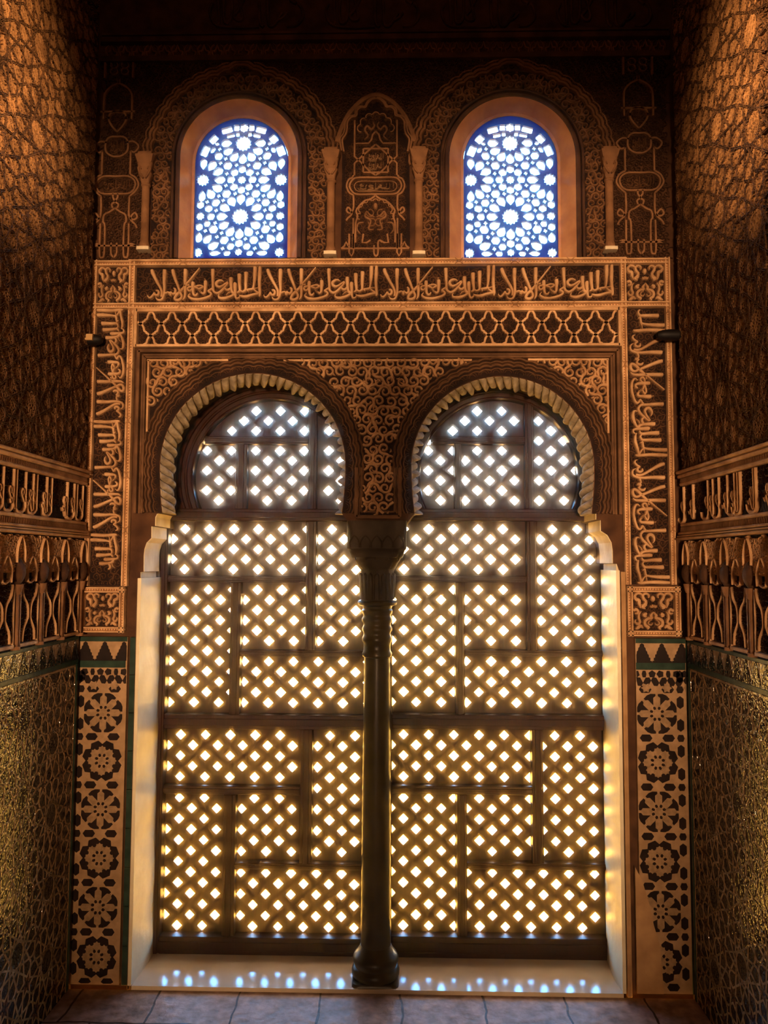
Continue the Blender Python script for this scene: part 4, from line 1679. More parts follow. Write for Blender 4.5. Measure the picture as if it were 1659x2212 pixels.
def mirror_put(mb, ax, P, w, h, conv, n=4, prof=FLAT, base=0.0, both_=True):
    for sg in ((-1, 1) if both_ else (1,)):
        Q = [conv(sg * x, y) for x, y in P]
        C, W_ = cat(Q, [w] * len(Q), n) if n > 1 else (np.array(Q), np.array([w] * len(Q)))
        mb.ribbon(C, W_, h, base, prof)


def small_text(mb, u0, u1, v0, v1, h, seed=0):
    """One short word of the cartouche in cursive letters."""
    H, W = v1 - v0, u1 - u0
    ST = [([(.95, .95), (.95, .3)], .09), ([(.86, .9), (.85, .32), (.78, .2), (.70, .3)], .08), ([(.78, .85), (.77, .45), (.70, .3), (.62, .4), (.56, .3), (.5, .2)], .08),
          ([(.50, .95), (.50, .22)], .09), ([(.60, .75), (.66, .6), (.56, .5)], .07), ([(.44, .6), (.36, .66), (.32, .5), (.40, .4), (.44, .25), (.30, .12)], .08),
          ([(.28, .7), (.24, .5), (.26, .3), (.18, .2), (.10, .35)], .08), ([(.16, .8), (.10, .7), (.12, .55), (.2, .6)], .07), ([(.55, .12), (.35, .02), (.12, .06), (.05, .3)], .06)]
    for P, w in ST:
        C, W_ = cat([(u0 + x * W, v0 + y * H) for x, y in P], [w * H] * len(P), 5)
        mb.ribbon(C, W_, h)


# middle panel
cv = lambda x, y: (pc + x * .1763 * S, at(811, 180 + y * .1763, 0.02).z)
oo = thing('strapwork_panel', 'carved strapwork panel with lobed arch and inscribed cartouche between the two upper windows', 'panel', (pc, 0.03, vU0))
mb = MB(back(0.0285))
mb.plate([[cv(-440, 2135), cv(440, 2135), cv(430, 800), cv(400, 560), cv(300, 360), cv(150, 240), cv(0, 200), cv(-150, 240), cv(-300, 360), cv(-400, 560), cv(-430, 800)]], -0.004, 0.0)
mb.build('ground', 'ground', oo)
mb = MB(back(0.0285))
scrolls(mb, lambda u, v: abs(u - pc) < .125 and v < cv(0, 330)[1] - abs(u - pc) * 1.3, (pc - .13, pc + .13, vU0, cv(0, 250)[1]), 0.0105, 0.006, 91)
mb.build('background_foliage', 'stucco_dark', oo)
mb = MB(back(0.0285))
LOB = [(405, 850), (420, 780), (425, 700), (385, 640), (368, 575), (362, 490), (315, 432), (250, 412), (240, 350), (190, 310), (132, 308), (105, 262), (52, 215), (0, 204)]
mirror_put(mb, pc, LOB, .0085, .020, cv, 5)
mirror_put(mb, pc, [(x * 1.06 + 6, y - 22) for x, y in LOB], .007, .014, cv, 5)
mirror_put(mb, pc, [(500, 720), (465, 610), (410, 480), (330, 350), (200, 222), (80, 158), (0, 142)], .022, .016, cv, 6, RIDGE)
mb.build('lobed_arch', 'stucco_dim', oo)
mb = MB(back(0.0285))
w_ = .0085
STR = [[(270, 460), (270, 745), (90, 745), (55, 700), (40, 640), (0, 600)],
       [(270, 745), (270, 905), (200, 965), (70, 1095), (0, 1135)], [(270, 1135), (270, 990), (205, 930), (70, 815), (0, 760)],
       [(158, 810), (158, 1100)], [(280, 1135), (300, 1165), (340, 1185), (368, 1260), (340, 1340), (290, 1375), (280, 1400), (280, 1540), (320, 1600), (365, 1570), (350, 1530), (320, 1550), (300, 1610), (350, 1660), (370, 1690)],
       [(280, 1660), (280, 1800), (280, 2030)],
       [(250, 1960), (250, 1730), (225, 1640), (245, 1570), (195, 1500), (130, 1445), (60, 1425), (0, 1385)],
       [(330, 1850), (330, 2080), (300, 2125), (275, 2080), (275, 1850)], [(430, 2030), (390, 2000), (370, 1950), (340, 2000)],
       [(150, 1850), (165, 1960), (110, 1960), (60, 1930)]]
for P in STR:
    mirror_put(mb, pc, P, w_, .016, cv, 1 if len(P) < 7 else 4)
for P in ([(-158, 810), (158, 810)], [(-158, 1100), (158, 1100)], [(-430, 2030), (430, 2030)]):
    mirror_put(mb, pc, P, w_, .0155, cv, 1, both_=False)
mirror_put(mb, pc, [(-15, 1990), (-15, 2090), (10, 2125), (35, 2090), (35, 1960), (60, 1935), (85, 1960)], w_, .017, cv, 4, both_=False)
# cartouche
CT = [(0, 1165), (230, 1165), (300, 1200), (330, 1265), (300, 1330), (230, 1368), (0, 1368)]
mirror_put(mb, pc, CT, w_, .017, cv, 5)
mirror_put(mb, pc, [(0, 1205), (215, 1205), (270, 1265), (215, 1325), (0, 1325)], .004, .012, cv, 5)
# lobes of the small arches
for k in range(7):
    a = PI * (k + .5) / 7
    ce = (math.cos(a) * 195, 600 - math.sin(a) * 195)
    P = [cv(ce[0] + 46 * math.cos(t), ce[1] - 46 * math.sin(t)) for t in np.linspace(a - 1.9, a + 1.9, 10)]
    mb.ribbon(P, .005, .014, 0, FLAT)
for sg in (-1, 1):
    for (x, y) in ((70, 1590), (45, 1700)):
        P = [cv(sg * (x + 45 * math.cos(t)), y + 45 * math.sin(t)) for t in np.linspace(0, 5.2, 14)]
        mb.ribbon(P, .006, .014)
mb.dome(*cv(0, 1500), .010, .016, .016)
for k in range(9):        # scalloped inner edge of the lower arch
    a = PI * (k + .5) / 9
    ce = (math.cos(a) * 205, 1650 - math.sin(a) * 190 + (0 if abs(math.cos(a)) < .9 else 20))
    P = [cv(ce[0] + 36 * math.cos(t), ce[1] - 36 * math.sin(t)) for t in np.linspace(a - 1.8, a + 1.8, 10)]
    mb.ribbon(P, .005, .015, 0, FLAT)
for sg in (-1, 1):        # leaf of the little urn
    C, W_ = cat([cv(sg * x, y) for x, y in ((10, 1640), (70, 1610), (110, 1570), (130, 1630), (60, 1680), (85, 1780), (20, 1790))], [.004, .009, .008, .010, .009, .010, .005], 5)
    mb.ribbon(C, W_, .013)
    C, W_ = cat([cv(sg * x, y) for x, y in ((150, 1700), (215, 1710), (235, 1780), (190, 1840))], [.004, .008, .009, .004], 5)
    mb.ribbon(C, W_, .010)
    P = [cv(sg * (160 + 24 * math.cos(t)), 905 + 24 * math.sin(t)) for t in np.linspace(0, 2 * PI, 14)]
    C, W_ = cat([cv(sg * x, y) for x, y in ((40, 470), (20, 520), (60, 560), (110, 520), (140, 570), (100, 640), (150, 690))], [.004, .009, .010, .009, .010, .008, .004], 5)
    mb.ribbon(C, W_, .012)
mb.build('strapwork', 'stucco_dim', oo)
mb = MB(back(0.0285))
a_, b2 = cv(-250, 1315), cv(250, 1215)
small_text(mb, a_[0], b2[0], a_[1], b2[1], .014)
a_, b2 = cv(-110, 1060), cv(110, 960)
small_text(mb, a_[0], b2[0], a_[1], b2[1], .014)
a_, b2 = cv(-110, 950), cv(110, 850)
small_text(mb, a_[0], b2[0], a_[1], b2[1], .014)
mb.build('lettering', 'stucco', oo)

# the two outer panels
for side in (0, 1):
    axp = (247, 1385)[side]
    ax = at(axp, 400).x
    yo = (0, -8)[side]
    k = .208
    cw = lambda x, y: (ax + x * k * S, at(axp, 110 + y * k + yo, 0.02).z)
    oo = thing('strapwork_panel', ('dim tall strapwork panel with oval cartouche at the left end of the upper wall', 'dim tall strapwork panel with oval cartouche at the right end of the upper wall')[side], 'panel', (ax, 0.03, vU0))
    mb = MB(back(0.0265))
    w_ = .0085
    L = [[(155, 100), (155, 290)], [(0, 300), (0, 340), (80, 380), (140, 440), (155, 520), (155, 720)], [(95, 720), (80, 660), (0, 630)], [(0, 850), (50, 800), (90, 740), (95, 690)],
         [(0, 900), (60, 900), (110, 930), (125, 1000), (110, 1060), (50, 1100), (0, 1105)], [(110, 960), (180, 950), (240, 1000), (200, 1060), (155, 1050)], [(155, 1050), (155, 1290)],
         [(0, 1310), (130, 1310), (200, 1350), (215, 1400), (190, 1460), (130, 1490), (0, 1490)], [(155, 1290), (220, 1330), (250, 1400), (220, 1460), (155, 1520)], [(155, 1520), (155, 1720), (210, 1760), (245, 1730), (215, 1690), (170, 1750), (225, 1810), (245, 1850)],
         [(155, 1800), (155, 2110), (130, 2150), (105, 2110), (105, 1830), (125, 1780), (115, 1710), (60, 1680), (0, 1640)], [(25, 1640), (35, 1600), (0, 1570), (25, 1530), (25, 1490)],
         [(30, 2000), (30, 2110), (0, 2150)], [(240, 2030), (180, 2010), (160, 2040)], [(0, 2030), (240, 2030)], [(0, 640), (190, 640)]]
    for P in L:
        mirror_put(mb, ax, P, w_, .014, cw, 1 if len(P) < 3 else 4)
    for dx, dy in ((60, 150), (60, 215)):
        for sg in (-1, 1):
            P = [cw(sg * (dx + 40 * math.cos(t)), dy + 34 * math.sin(t)) for t in np.linspace(0, 6.0, 14)]
            mb.ribbon(P, .006, .012)
    mb.build('strapwork', 'stucco_dim', oo)
    mb = MB(back(0.0265))
    a_, b2 = cw(-165, 1465), cw(165, 1340)
    small_text(mb, a_[0], b2[0], a_[1], b2[1], .014)
    a_, b2 = cw(-80, 1070), cw(80, 940)
    small_text(mb, a_[0], b2[0], a_[1], b2[1], .014)
    mb.build('lettering', 'stucco_dim', oo)

# top of the wall: trefoil frieze and the large inscription
za, zb2 = at(815, 112).z, at(815, 82).z
oo = thing('trefoil_frieze', 'dark horizontal frieze of small trefoils near the top of the wall', 'frieze', (0, 0.03, za))
mb = MB(back(0.03))
for zz, ww in ((za - .012, .026), (zb2 + .012, .026), (zb2 + .034, .012)):
    mb.ribbon([(XL + .02, zz), (XR - .02, zz)], ww, .024, 0, FLAT)
mb.build('moulding', 'stucco_dark', oo)
mb = MB(back(0.03))
n = int((XR - XL) / .055)
hz_ = zb2 - za
for i in range(n):
    u = XL + .03 + (XR - XL - .06) * (i + .5) / n
    for sg in (-1, 1):
        P, W_ = cat([(u + sg * .003, za + hz_ * .15), (u + sg * .016, za + hz_ * .12), (u + sg * .020, za + hz_ * .42), (u + sg * .008, za + hz_ * .5), (u, za + hz_ * .92)], [.004, .007, .008, .007, .003], 5)
        mb.ribbon(P, W_, .012)
        P, W_ = cat([(u + sg * .026, za + hz_ * .1), (u + sg * .025, za + hz_ * .7), (u + sg * .012, za + hz_ * .95)], [.003, .004, .003], 4)
        mb.ribbon(P, W_, .010)
mb.build('trefoils', 'stucco_dim', oo)
zi0, zi1 = at(815, 66).z, at(815, -60).z
oo = thing('top_inscription', 'large dark carved Arabic inscription band at the very top of the wall', 'frieze', (0, 0.03, zi0))
mb = MB(back(0.03))
ST = [([(30, -40), (32, 10), (34, 50), (28, 58)], 6), ([(60, -45), (62, 10), (60, 40), (52, 52), (44, 44), (44, 0)], 6), ([(74, -45), (78, 5), (84, 40), (74, 46), (66, 36), (78, 20), (96, -20), (104, -45)], 6),
      ([(118, -45), (120, 10), (122, 50), (130, 60)], 6), ([(136, -45), (138, 10), (140, 52), (150, 58), (160, 46)], 6), ([(170, 30), (160, 46), (172, 40), (180, 30)], 5),
      ([(205, 10), (212, 20), (214, 40), (200, 56), (180, 58)], 6), ([(224, -45), (214, -10), (188, 0), (200, 10)], 6), ([(20, 10), (14, 30), (28, 56), (70, 62), (120, 60)], 5)]
for r in range(5):
    for P, w in ST:
        Q = [at(440 + 250 * r + x, y, 0.03) for x, y in P]
        if max(q.x for q in Q) > XR - .05:
            continue
        C, W_ = cat([(q.x, q.z) for q in Q], [w * S * 1.2] * len(Q), 5)
        mb.ribbon(C, W_, .014)
mb.build('lettering', 'stucco_dark', oo)

# ------------------------------------------------------------------ tile panels on the back wall


def poly8(c, r, n, a0, q):
    return [(c[0] + (r if i % 2 == 0 else r * q) * math.cos(a0 + PI * i / n), c[1] + (r if i % 2 == 0 else r * q) * math.sin(a0 + PI * i / n)) for i in range(2 * n)]


def hexp(c, L, W, ang):
    P = [(-.5, 0), (-.3, .5), (.3, .5), (.5, 0), (.3, -.5), (-.3, -.5)]
    ca, sa = math.cos(ang), math.sin(ang)
    return [(c[0] + L * p[0] * ca - W * p[1] * sa, c[1] + L * p[0] * sa + W * p[1] * ca) for p in P]


def merlons(mb, u0, u1, v0, v1, pitch, phase=0.0, base=0.0005):
    """Row of stepped dark merlons, wide at the foot."""
    n = int((u1 - u0) / pitch) + 2
    for i in range(-1, n):
        c = u0 + phase + i * pitch
        H = v1 - v0
        steps = 6
        R = []
        for k in range(steps):
            w = pitch * .5 * (1.0 - k / steps * .93)
            R += [(w, v0 + H * k / steps), (w * .96, v0 + H * (k + .55) / steps), (w * .80, v0 + H * (k + .62) / steps)]
        P = [(c + x, y) for x, y in R] + [(c, v1)] + [(c - x, y) for x, y in reversed(R)]
        P = [(min(max(x, u0), u1), y) for x, y in P]
        Q = []
        for p in P:
            if not Q or abs(p[0] - Q[-1][0]) + abs(p[1] - Q[-1][1]) > 1e-5:
                Q.append(p)
        A = abs(sum(Q[j - 1][0] * Q[j][1] - Q[j][0] * Q[j - 1][1] for j in range(len(Q))))
        if A > 1e-5:
            mb.plate([Q], base - .003, base + .0012)


for side in (0, 1):
    zT = at(220 if side == 0 else 1430, 1376 if side == 0 else 1380).z
    if side == 0:
        u0, u1 = at(166, 1500).x, at(271, 1500).x
        cxp_ = at(222, 1500).x
        lab = 'black and cream star mosaic tile panel left of the left jamb'
        mir = 1
    else:
        u0, u1 = at(1376, 1500).x, at(1487, 1500).x
        cxp_ = at(1420, 1500).x
        lab = 'black and cream star mosaic tiles right of the right jamb, plaster patched at the foot'
        mir = -1
    oo = thing('star_mosaic', lab, 'tiles', ((u0 + u1) / 2, 0.03, 0.0))
    z0 = 0.012
    mb = MB(back(0.010))
    mb.plate([[(u0, z0), (u1, z0), (u1, zT), (u0, zT)]], -0.022, 0.0)
    mb.build('cream_tiles', 'tile_light', oo)
    kq = .1583 * S
    gT = zT - 66 * S          # under the lower green strip
    dk, lt, gr = MB(back(0.010)), MB(back(0.010)), MB(back(0.010))
    gr.box(u0 + .001, u1 - .001, zT - 10 * S, zT, -.003, .0018, .0006)
    gr.box(u0 + .001, u1 - .006, gT, gT + 15 * S, -.003, .0018, .0006)
    merlons(dk, u0 + .003, u1 - .003, gT + 15 * S, zT - 10 * S, 42 * S, 12 * S)
    period = 101.5 * S
    c0 = gT - 96 * S if side == 0 else gT - 92 * S

    lim0, lim1, limz = u0 + .002, u1 - .002, z0 + .004
    gone = (lambda p: False) if side == 0 else (lambda p: p[0] < u0 + max(0, (0.44 - p[1])) * 0.165 + (0.02 if p[1] < 0.5 else 0))

    def put(mbx, P, b, t):
        if gone(np.mean(P, axis=0)):
            return
        Q = []
        for p in P:
            q = (min(max(p[0], lim0), lim1), min(max(p[1], limz), gT - .001))
            if not Q or abs(q[0] - Q[-1][0]) + abs(q[1] - Q[-1][1]) > 1e-5:
                Q.append(q)
        if len(Q) < 3:
            return
        A = abs(sum(Q[j - 1][0] * Q[j][1] - Q[j][0] * Q[j - 1][1] for j in range(len(Q))))
        if A > 4e-6:
            mbx.plate([Q], b - .002, t)
    nrow = 8
    for r in range(-1, nrow):
        c = (cxp_, c0 - r * period)
        if c[1] < z0 - .05:
            break
        if r >= 0:
            for k in range(8):
                a = PI / 4 * k
                b = a + PI / 8
                if r % 2 == 0:
                    # broad dark pieces between eight cream petals
                    P = [(c[0] + q * kq * math.cos(b + d), c[1] + q * kq * math.sin(b + d)) for q, d in ((110, 0), (175, -.30), (262, -.33), (275, -.10), (275, .10), (262, .33), (175, .30))]
                    put(dk, P, 0, .0010)
                    P = hexp((c[0] + 160 * kq * math.cos(a), c[1] + 160 * kq * math.sin(a)), 168 * kq, 92 * kq, a)
                    put(lt, P, 0, .0016)
                else:
                    put(dk, hexp((c[0] + 205 * kq * math.cos(b), c[1] + 205 * kq * math.sin(b)), 172 * kq, 128 * kq, b + PI / 2), 0, .0010)
                    put(lt, poly8((c[0] + 140 * kq * math.cos(a), c[1] + 140 * kq * math.sin(a)), 62 * kq, 8, a, .76), 0, .0016)
                put(dk, hexp((c[0] + 78 * kq * math.cos(b), c[1] + 78 * kq * math.sin(b)), 46 * kq, 34 * kq, b), 0, .0018)
            put(lt, poly8(c, 60 * kq, 8, 0, .78), 0, .0020)
        # dark hexagons between the rosettes, and the outer file of them
        for sg in (-1, 1):
            put(dk, hexp((c[0] + sg * 150 * kq, c[1] - period / 2), 168 * kq, 94 * kq, 0), 0, .0010)
        for (dx, dy, L, W, an) in ((-312, 150, 170, 92, PI / 2), (-312, -150, 170, 92, PI / 2), (-312, 320, 100, 92, 0)):
            put(dk, hexp((c[0] + mir * dx * kq, c[1] + dy * kq), L * kq, W * kq, an), 0, .0010)
    for i in range(-2, 6):
        u_ = cxp_ + (i - 1.5) * 17 * S
        put(dk, poly8((u_, gT - 9 * S), 8.2 * S, 5, 0.3 * i, .80) if i % 3 else hexp((u_, gT - 9 * S), 10 * S, 14 * S, 0), 0, .0010)
        put(dk, hexp((u_ + 6 * S, gT - 25 * S), 21 * S, 13 * S, PI / 2 + (.5 if i % 2 else -.5)), 0, .0010)
    for i in range(-1, 3):
        put(lt, poly8((cxp_ + (i - .5) * 44 * S, gT - 38 * S), 11 * S, 6, 0, .62), 0, .0016)
    dk.build('black_tiles', 'tile_dark', oo)
    lt.build('star_tiles', 'tile_tan', oo)
    gr.build('green_strip', 'tile_green', oo)
    # green tile border strip
    mb = MB(back(0.012))
    if side == 0:
        s0_, s1_ = at(272, 1700).x, at(286, 1700).x
        bricks = 9
    else:
        s0_, s1_ = at(1489, 1700).x, at(1500, 1700).x
        bricks = 9
    for i in range(bricks):
        q0, q1 = z0 + (zT - z0) * i / bricks, z0 + (zT - z0) * (i + 1) / bricks
        mb.box(s0_, s1_, q0 + .001, q1 - .001, -.02, .008, .0015)
    mb.build('border_strip', 'tile_green', oo)
    if side == 1:
        mb = MB(back(0.010))
        x0_ = u0 - .016
        P = [(x0_, z0), (u0 + .082, z0), (u0 + .078, .10), (u0 + .070, .19), (u0 + .050, .26), (u0 + .036, .33), (u0 + .010, .42), (x0_, .47)]
        mb.plate([P], -.01, .0026)
        mb.build('plaster_patch', 'plaster_patch', oo)
        mb = MB(back(0.010))
        e0 = at(1493, 1600).x
        mb.box(e0 + .012, XR - .001, z0, zT, -.02, .006, .002)
        mb.build('corner_strip', 'plaster_patch', oo)

# ------------------------------------------------------------------ side walls
SLEN = 1.45
zc = lambda y: at(168, y, 0.0).z


def s_of(x, side):
    off0 = (866 - 168, 1487 - 866)[side]
    off = abs(x - 866)
    return CAM_D - CAM_D * off0 / off


def laceria(c0, d, bounds, theta, jdod=3):
    """Straps of a 4.6.12 star pattern: list of (p, q) segments clipped to the bounds, and the hexagon centres."""
    a = d / 4.7320508
    u0, u1, v0, v1 = bounds
    segs, hexes = [], []

    def star_in(c, n, rot, j):
        ap = a / (2 * math.tan(PI / n))
        mids = []
        for i in range(n):
            t = rot + 2 * PI * i / n
            mids.append((np.array([c[0] + ap * math.cos(t), c[1] + ap * math.sin(t)]), t))
        for i in range(n):
            m1, t1 = mids[i]
            m2, t2 = mids[(i + j) % n]
            # ray from m1 leaning towards m2 and the mirrored ray from m2
            d1 = t1 + PI - (PI / 2 - theta)
            d2 = t2 + PI + (PI / 2 - theta)
            A = np.array([[math.cos(d1), -math.cos(d2)], [math.sin(d1), -math.sin(d2)]])
            if abs(np.linalg.det(A)) < 1e-6:
                continue
            t = np.linalg.solve(A, m2 - m1)
            if t[0] < 0 or t[1] < 0:
                continue
            x = m1 + t[0] * np.array([math.cos(d1), math.sin(d1)])
            segs.append((m1, x))
            segs.append((x, m2))
    R = int((max(u1 - u0, v1 - v0)) / d) + 3
    e1, e2 = np.array([0, d]), np.array([d * math.sqrt(3) / 2, d / 2])
    for i in range(-R, R + 1):
        for k in range(-R, R + 1):
            c = np.array(c0) + e1 * i + e2 * k
            if not (u0 - d < c[0] < u1 + d and v0 - d < c[1] < v1 + d):
                continue
            star_in(c, 12, 0.0, jdod)
            for q in range(3):
                t = PI / 6 + q * PI / 3
                star_in(c + d / 2 * np.array([math.cos(t), math.sin(t)]), 4, t, 1)
            for q in range(2):
                h = c + d / math.sqrt(3) * np.array([math.cos(q * PI / 3), math.sin(q * PI / 3)])
                hexes.append(h)
                star_in(h, 6, 0.0, 1)
    out = []
    for p, q in segs:      # clip
        t0, t1 = 0.0, 1.0
        dd = q - p
        ok = True
        for ax, lo, hi in ((0, u0, u1), (1, v0, v1)):
            if abs(dd[ax]) < 1e-9:
                ok = ok and lo <= p[ax] <= hi
                continue
            a_, b_ = (lo - p[ax]) / dd[ax], (hi - p[ax]) / dd[ax]
            t0, t1 = max(t0, min(a_, b_)), min(t1, max(a_, b_))
        if ok and t1 - t0 > 1e-3:
            out.append((p + dd * t0, p + dd * t1))
    return out, hexes


TALL = {0: [.034, .088, .112, .171, .302, .337, .413, .438, .49, .552, .57], 1: []}
TALL[1] = [s_of(x, 1) for x in (1493.5, 1514, 1547, 1558, 1571, 1590, 1606, 1613, 1618, 1648)]
for side in (0, 1):
    X = (XL, XR)[side]
    nx = (1, -1)[side]
    fr = Fr((X, 0, 0), (0, -1, 0), (0, 0, 1), (nx, 0, 0))
    nm = ('left', 'right')[side]

    # upper star relief
    z0, z1 = zc(1018), 4.1
    o = thing('star_relief', 'tall carved star strapwork stucco covering the upper %s side wall' % nm, 'relief', (X, -0.6, z0))
    mb = MB(fr)
    mb.plate([[(0.012, z0), (SLEN, z0), (SLEN, z1), (0.012, z1)]], 0.0004, 0.010)
    mb.build('carved_ground', 'sidecell', o)
    c0 = ((0.23, CAM.z + (1217 - 810) / F_PX * 2.77), (0.15, CAM.z + 0.729))[side]
    segs, hx = laceria(c0, 0.3075, (0.02, SLEN, z0 + .004, z1), math.radians(66), 4)
    mb = MB(fr)
    for p, q in segs:
        mb.ribbon([p, q], 0.0085, 0.013, 0.008, DOUBLE)
    mb.build('strapwork', 'sidecell', o)
    mb = MB(fr)
    scrolls(mb, box_inside(0.02, 0.74, z0 + .004, 3.75), (0.02, 0.74, z0, 3.75), 0.0122, 0.009, 101 + side, base=0.009, wid=0.50)
    mb.build('cell_carving', 'siderib', o)

    # cornices, inscription and mouldings
    o = thing('side_inscription', 'carved Arabic inscription band with tall letters between cornices on the %s side wall' % nm, 'frieze', (X, -0.6, zc(1163)))
    mb = MB(fr)
    zi0, zi1 = zc(1128), zc(1049)
    mb.plate([[(0.012, zi0 - .01), (SLEN, zi0 - .01), (SLEN, zi1 + .01), (0.012, zi1 + .01)]], 0.0004, 0.008)
    mb.build('ground', 'ground', o)
    mb = MB(fr)
    zA = [(zc(1018), zc(1024), .040), (zc(1025.5), zc(1033), .034), (zc(1042), zc(1049), .026), (zc(1128), zc(1135), .026), (zc(1147), zc(1152), .036), (zc(1153.5), zc(1156.5), .040), (zc(1158), zc(1163), .044)]
    for t, b_, n1 in zA:
        mb.box(0.012, SLEN, b_, t, 0.0, n1, 0.004)
    mb.build('cornice', 'stucco', o)
    mb = MB(fr)
    for t, b_, n1 in ((zc(1033), zc(1042), .020), (zc(1135), zc(1147), .022)):
        mb.box(0.012, SLEN, b_, t, 0.0, n1, 0.002)
        n = int(SLEN / .011)
        for i in range(n):
            u = .02 + (SLEN - .03) * i / n
            mb.ribbon([(u, b_ + .002), (u + .006, t - .002)], .0055, .007, n1 - .001)
    mb.build('cable_moulding', 'stucco_dim', o)
    mb = MB(fr)
    H = zi1 - zi0
    T = sorted(TALL[side])
    span = .60
    for rep in range(2):
        for i, s_ in enumerate(T):
            u = s_ + rep * span
            if u > SLEN - .03:
                continue
            P = [(u - .001, zi1 - .004), (u, zi1 - .05), (u + .001, zi0 + H * .35), (u, zi0 + H * .12)]
            C, W_ = cat(P, [.010, .0085, .0075, .006], 5)
            mb.ribbon(C, W_, .012, .008)
            sg = 1 if side == 0 else -1
            if i % 2 == 0:       # a bowl sweeping on from the foot
                P = [(u, zi0 + H * .16), (u + sg * .012, zi0 + H * .06), (u + sg * .035, zi0 + H * .03), (u + sg * .058, zi0 + H * .08), (u + sg * .066, zi0 + H * .22)]
                C, W_ = cat(P, [.006, .010, .015, .011, .004], 6)
            else:
                P = [(u, zi0 + H * .14), (u + sg * .010, zi0 + H * .10), (u + sg * .018, zi0 + H * .2), (u + sg * .026, zi0 + H * .34), (u + sg * .034, zi0 + H * .22), (u + sg * .042, zi0 + H * .3)]
                C, W_ = cat(P, [.006, .008, .009, .009, .007, .004], 6)
            mb.ribbon(C, W_, .012, .008)
            P = [(u + sg * .020, zi0 + H * .42), (u + sg * .012, zi0 + H * .5), (u + sg * .020, zi0 + H * .58), (u + sg * .028, zi0 + H * .48), (u + sg * .018, zi0 + H * .36), (u + sg * .008, zi0 + H * .28)]
            C, W_ = cat(P, [.005, .008, .007, .008, .007, .004], 5)
            mb.ribbon(C, W_, .011, .008)
    mb.build('lettering', 'stucco', o)
    mb = MB(fr)
    scrolls(mb, box_inside(.02, SLEN, zi0 + H * .3, zi1), (.02, SLEN, zi0, zi1), .014, .005, 111 + side, base=.007, wid=.3)
    mb.build('background_foliage', 'stucco_dark', o)

    # niche frieze
    zf0, zf1 = zc(1372), zc(1163)
    HF = zf1 - zf0
    pitch, sA = ((0.1657, 0.020), (0.174, 0.050))[side]
    o = thing('niche_frieze', 'carved frieze of little columns and bulbous niches on the %s side wall above the tiles' % nm, 'frieze', (X, -0.6, zf0))
    mb = MB(fr)
    mb.plate([[(0.012, zf0), (SLEN, zf0), (SLEN, zf1), (0.012, zf1)]], 0.0004, 0.006)
    mb.build('ground', 'ground', o)
    mb = MB(fr)
    scrolls(mb, box_inside(.015, SLEN, zf0 + HF * .66, zf1 - .003), (.015, SLEN, zf0 + HF * .64, zf1), .0115, .013, 121 + side, base=.006, wid=.46)
    mb.build('foliage_band', 'stucco', o)
    mb = MB(fr)
    scrolls(mb, box_inside(.015, SLEN, zf0 + .02, zf0 + HF * .62), (.015, SLEN, zf0, zf0 + HF * .62), .0125, .006, 125 + side, base=.006, wid=.3)
    mb.build('background_foliage', 'stucco_dark', o)
    ar, st = MB(fr), MB(fr)
    k = 0
    while sA + k * pitch < SLEN - .06:
        u = sA + k * pitch
        sh, bu = MB(fr), MB(fr)
        for (zz0, zz1, rr) in ((.02, .50, .011), (0.0, .03, .017), (.47, .50, .013), (.50, .56, .016)):
            n = 8
            V, f = [], []
            for zz, r_ in ((zf0 + HF * zz0, rr), (zf0 + HF * zz1, rr * (1.25 if zz0 >= .47 else 1))):
                for i in range(n + 1):
                    a = PI * i / n
                    V.append((u + r_ * math.cos(a), zz, .006 + 1.3 * r_ * math.sin(a)))
            for i in range(n):
                f.append((i, i + 1, i + n + 2, i + n + 1))
            f.append(tuple(range(n + 1)))
            f.append(tuple(range(2 * n + 1, n, -1)))
            sh.add(V, f)
        # bulb over the capital and the dark onion niche above it
        V, f = [], []
        n, m = 12, 8
        zb0, zb1 = zf0 + HF * .56, zf0 + HF * .78
        for j in range(m + 1):
            t = j / m
            r_ = .034 * (math.sin(PI * (.14 + .74 * t)) ** .8)
            for i in range(n + 1):
                a = PI * i / n
                V.append((u + r_ * math.cos(a), zb0 + (zb1 - zb0) * t, .004 + r_ * .95 * math.sin(a)))
        for j in range(m):
            for i in range(n):
                a_ = j * (n + 1) + i
                f.append((a_, a_ + 1, a_ + n + 2, a_ + n + 1))
        bu.add(V, f)
        sh.build('engaged_column', 'stucco_dim', o, smooth=True)
        bu.build('niche_bulb', 'stucco_dark', o, smooth=True)
        P, W_ = cat([(u - .026, zb1 - .012), (u - .026, zb1 + .02), (u - .018, zb1 + .048), (u, zf1 - .012), (u + .018, zb1 + .048), (u + .026, zb1 + .02), (u + .026, zb1 - .012)], [.007] * 7, 6)
        ar.ribbon(P, W_, .020, .006)
        uc = u + pitch / 2
        P, W_ = cat([(uc - .028, zf0 + HF * .58), (uc - .028, zf0 + HF * .70), (uc, zf0 + HF * .80), (uc + .028, zf0 + HF * .70), (uc + .028, zf0 + HF * .58)], [.008] * 5, 6)
        ar.ribbon(P, W_, .018, .006)
        P, W_ = cat([(uc - .028, zf0 + HF * .60), (uc, zf0 + HF * .57), (uc + .028, zf0 + HF * .60)], [.007] * 3, 5)
        ar.ribbon(P, W_, .014, .006)
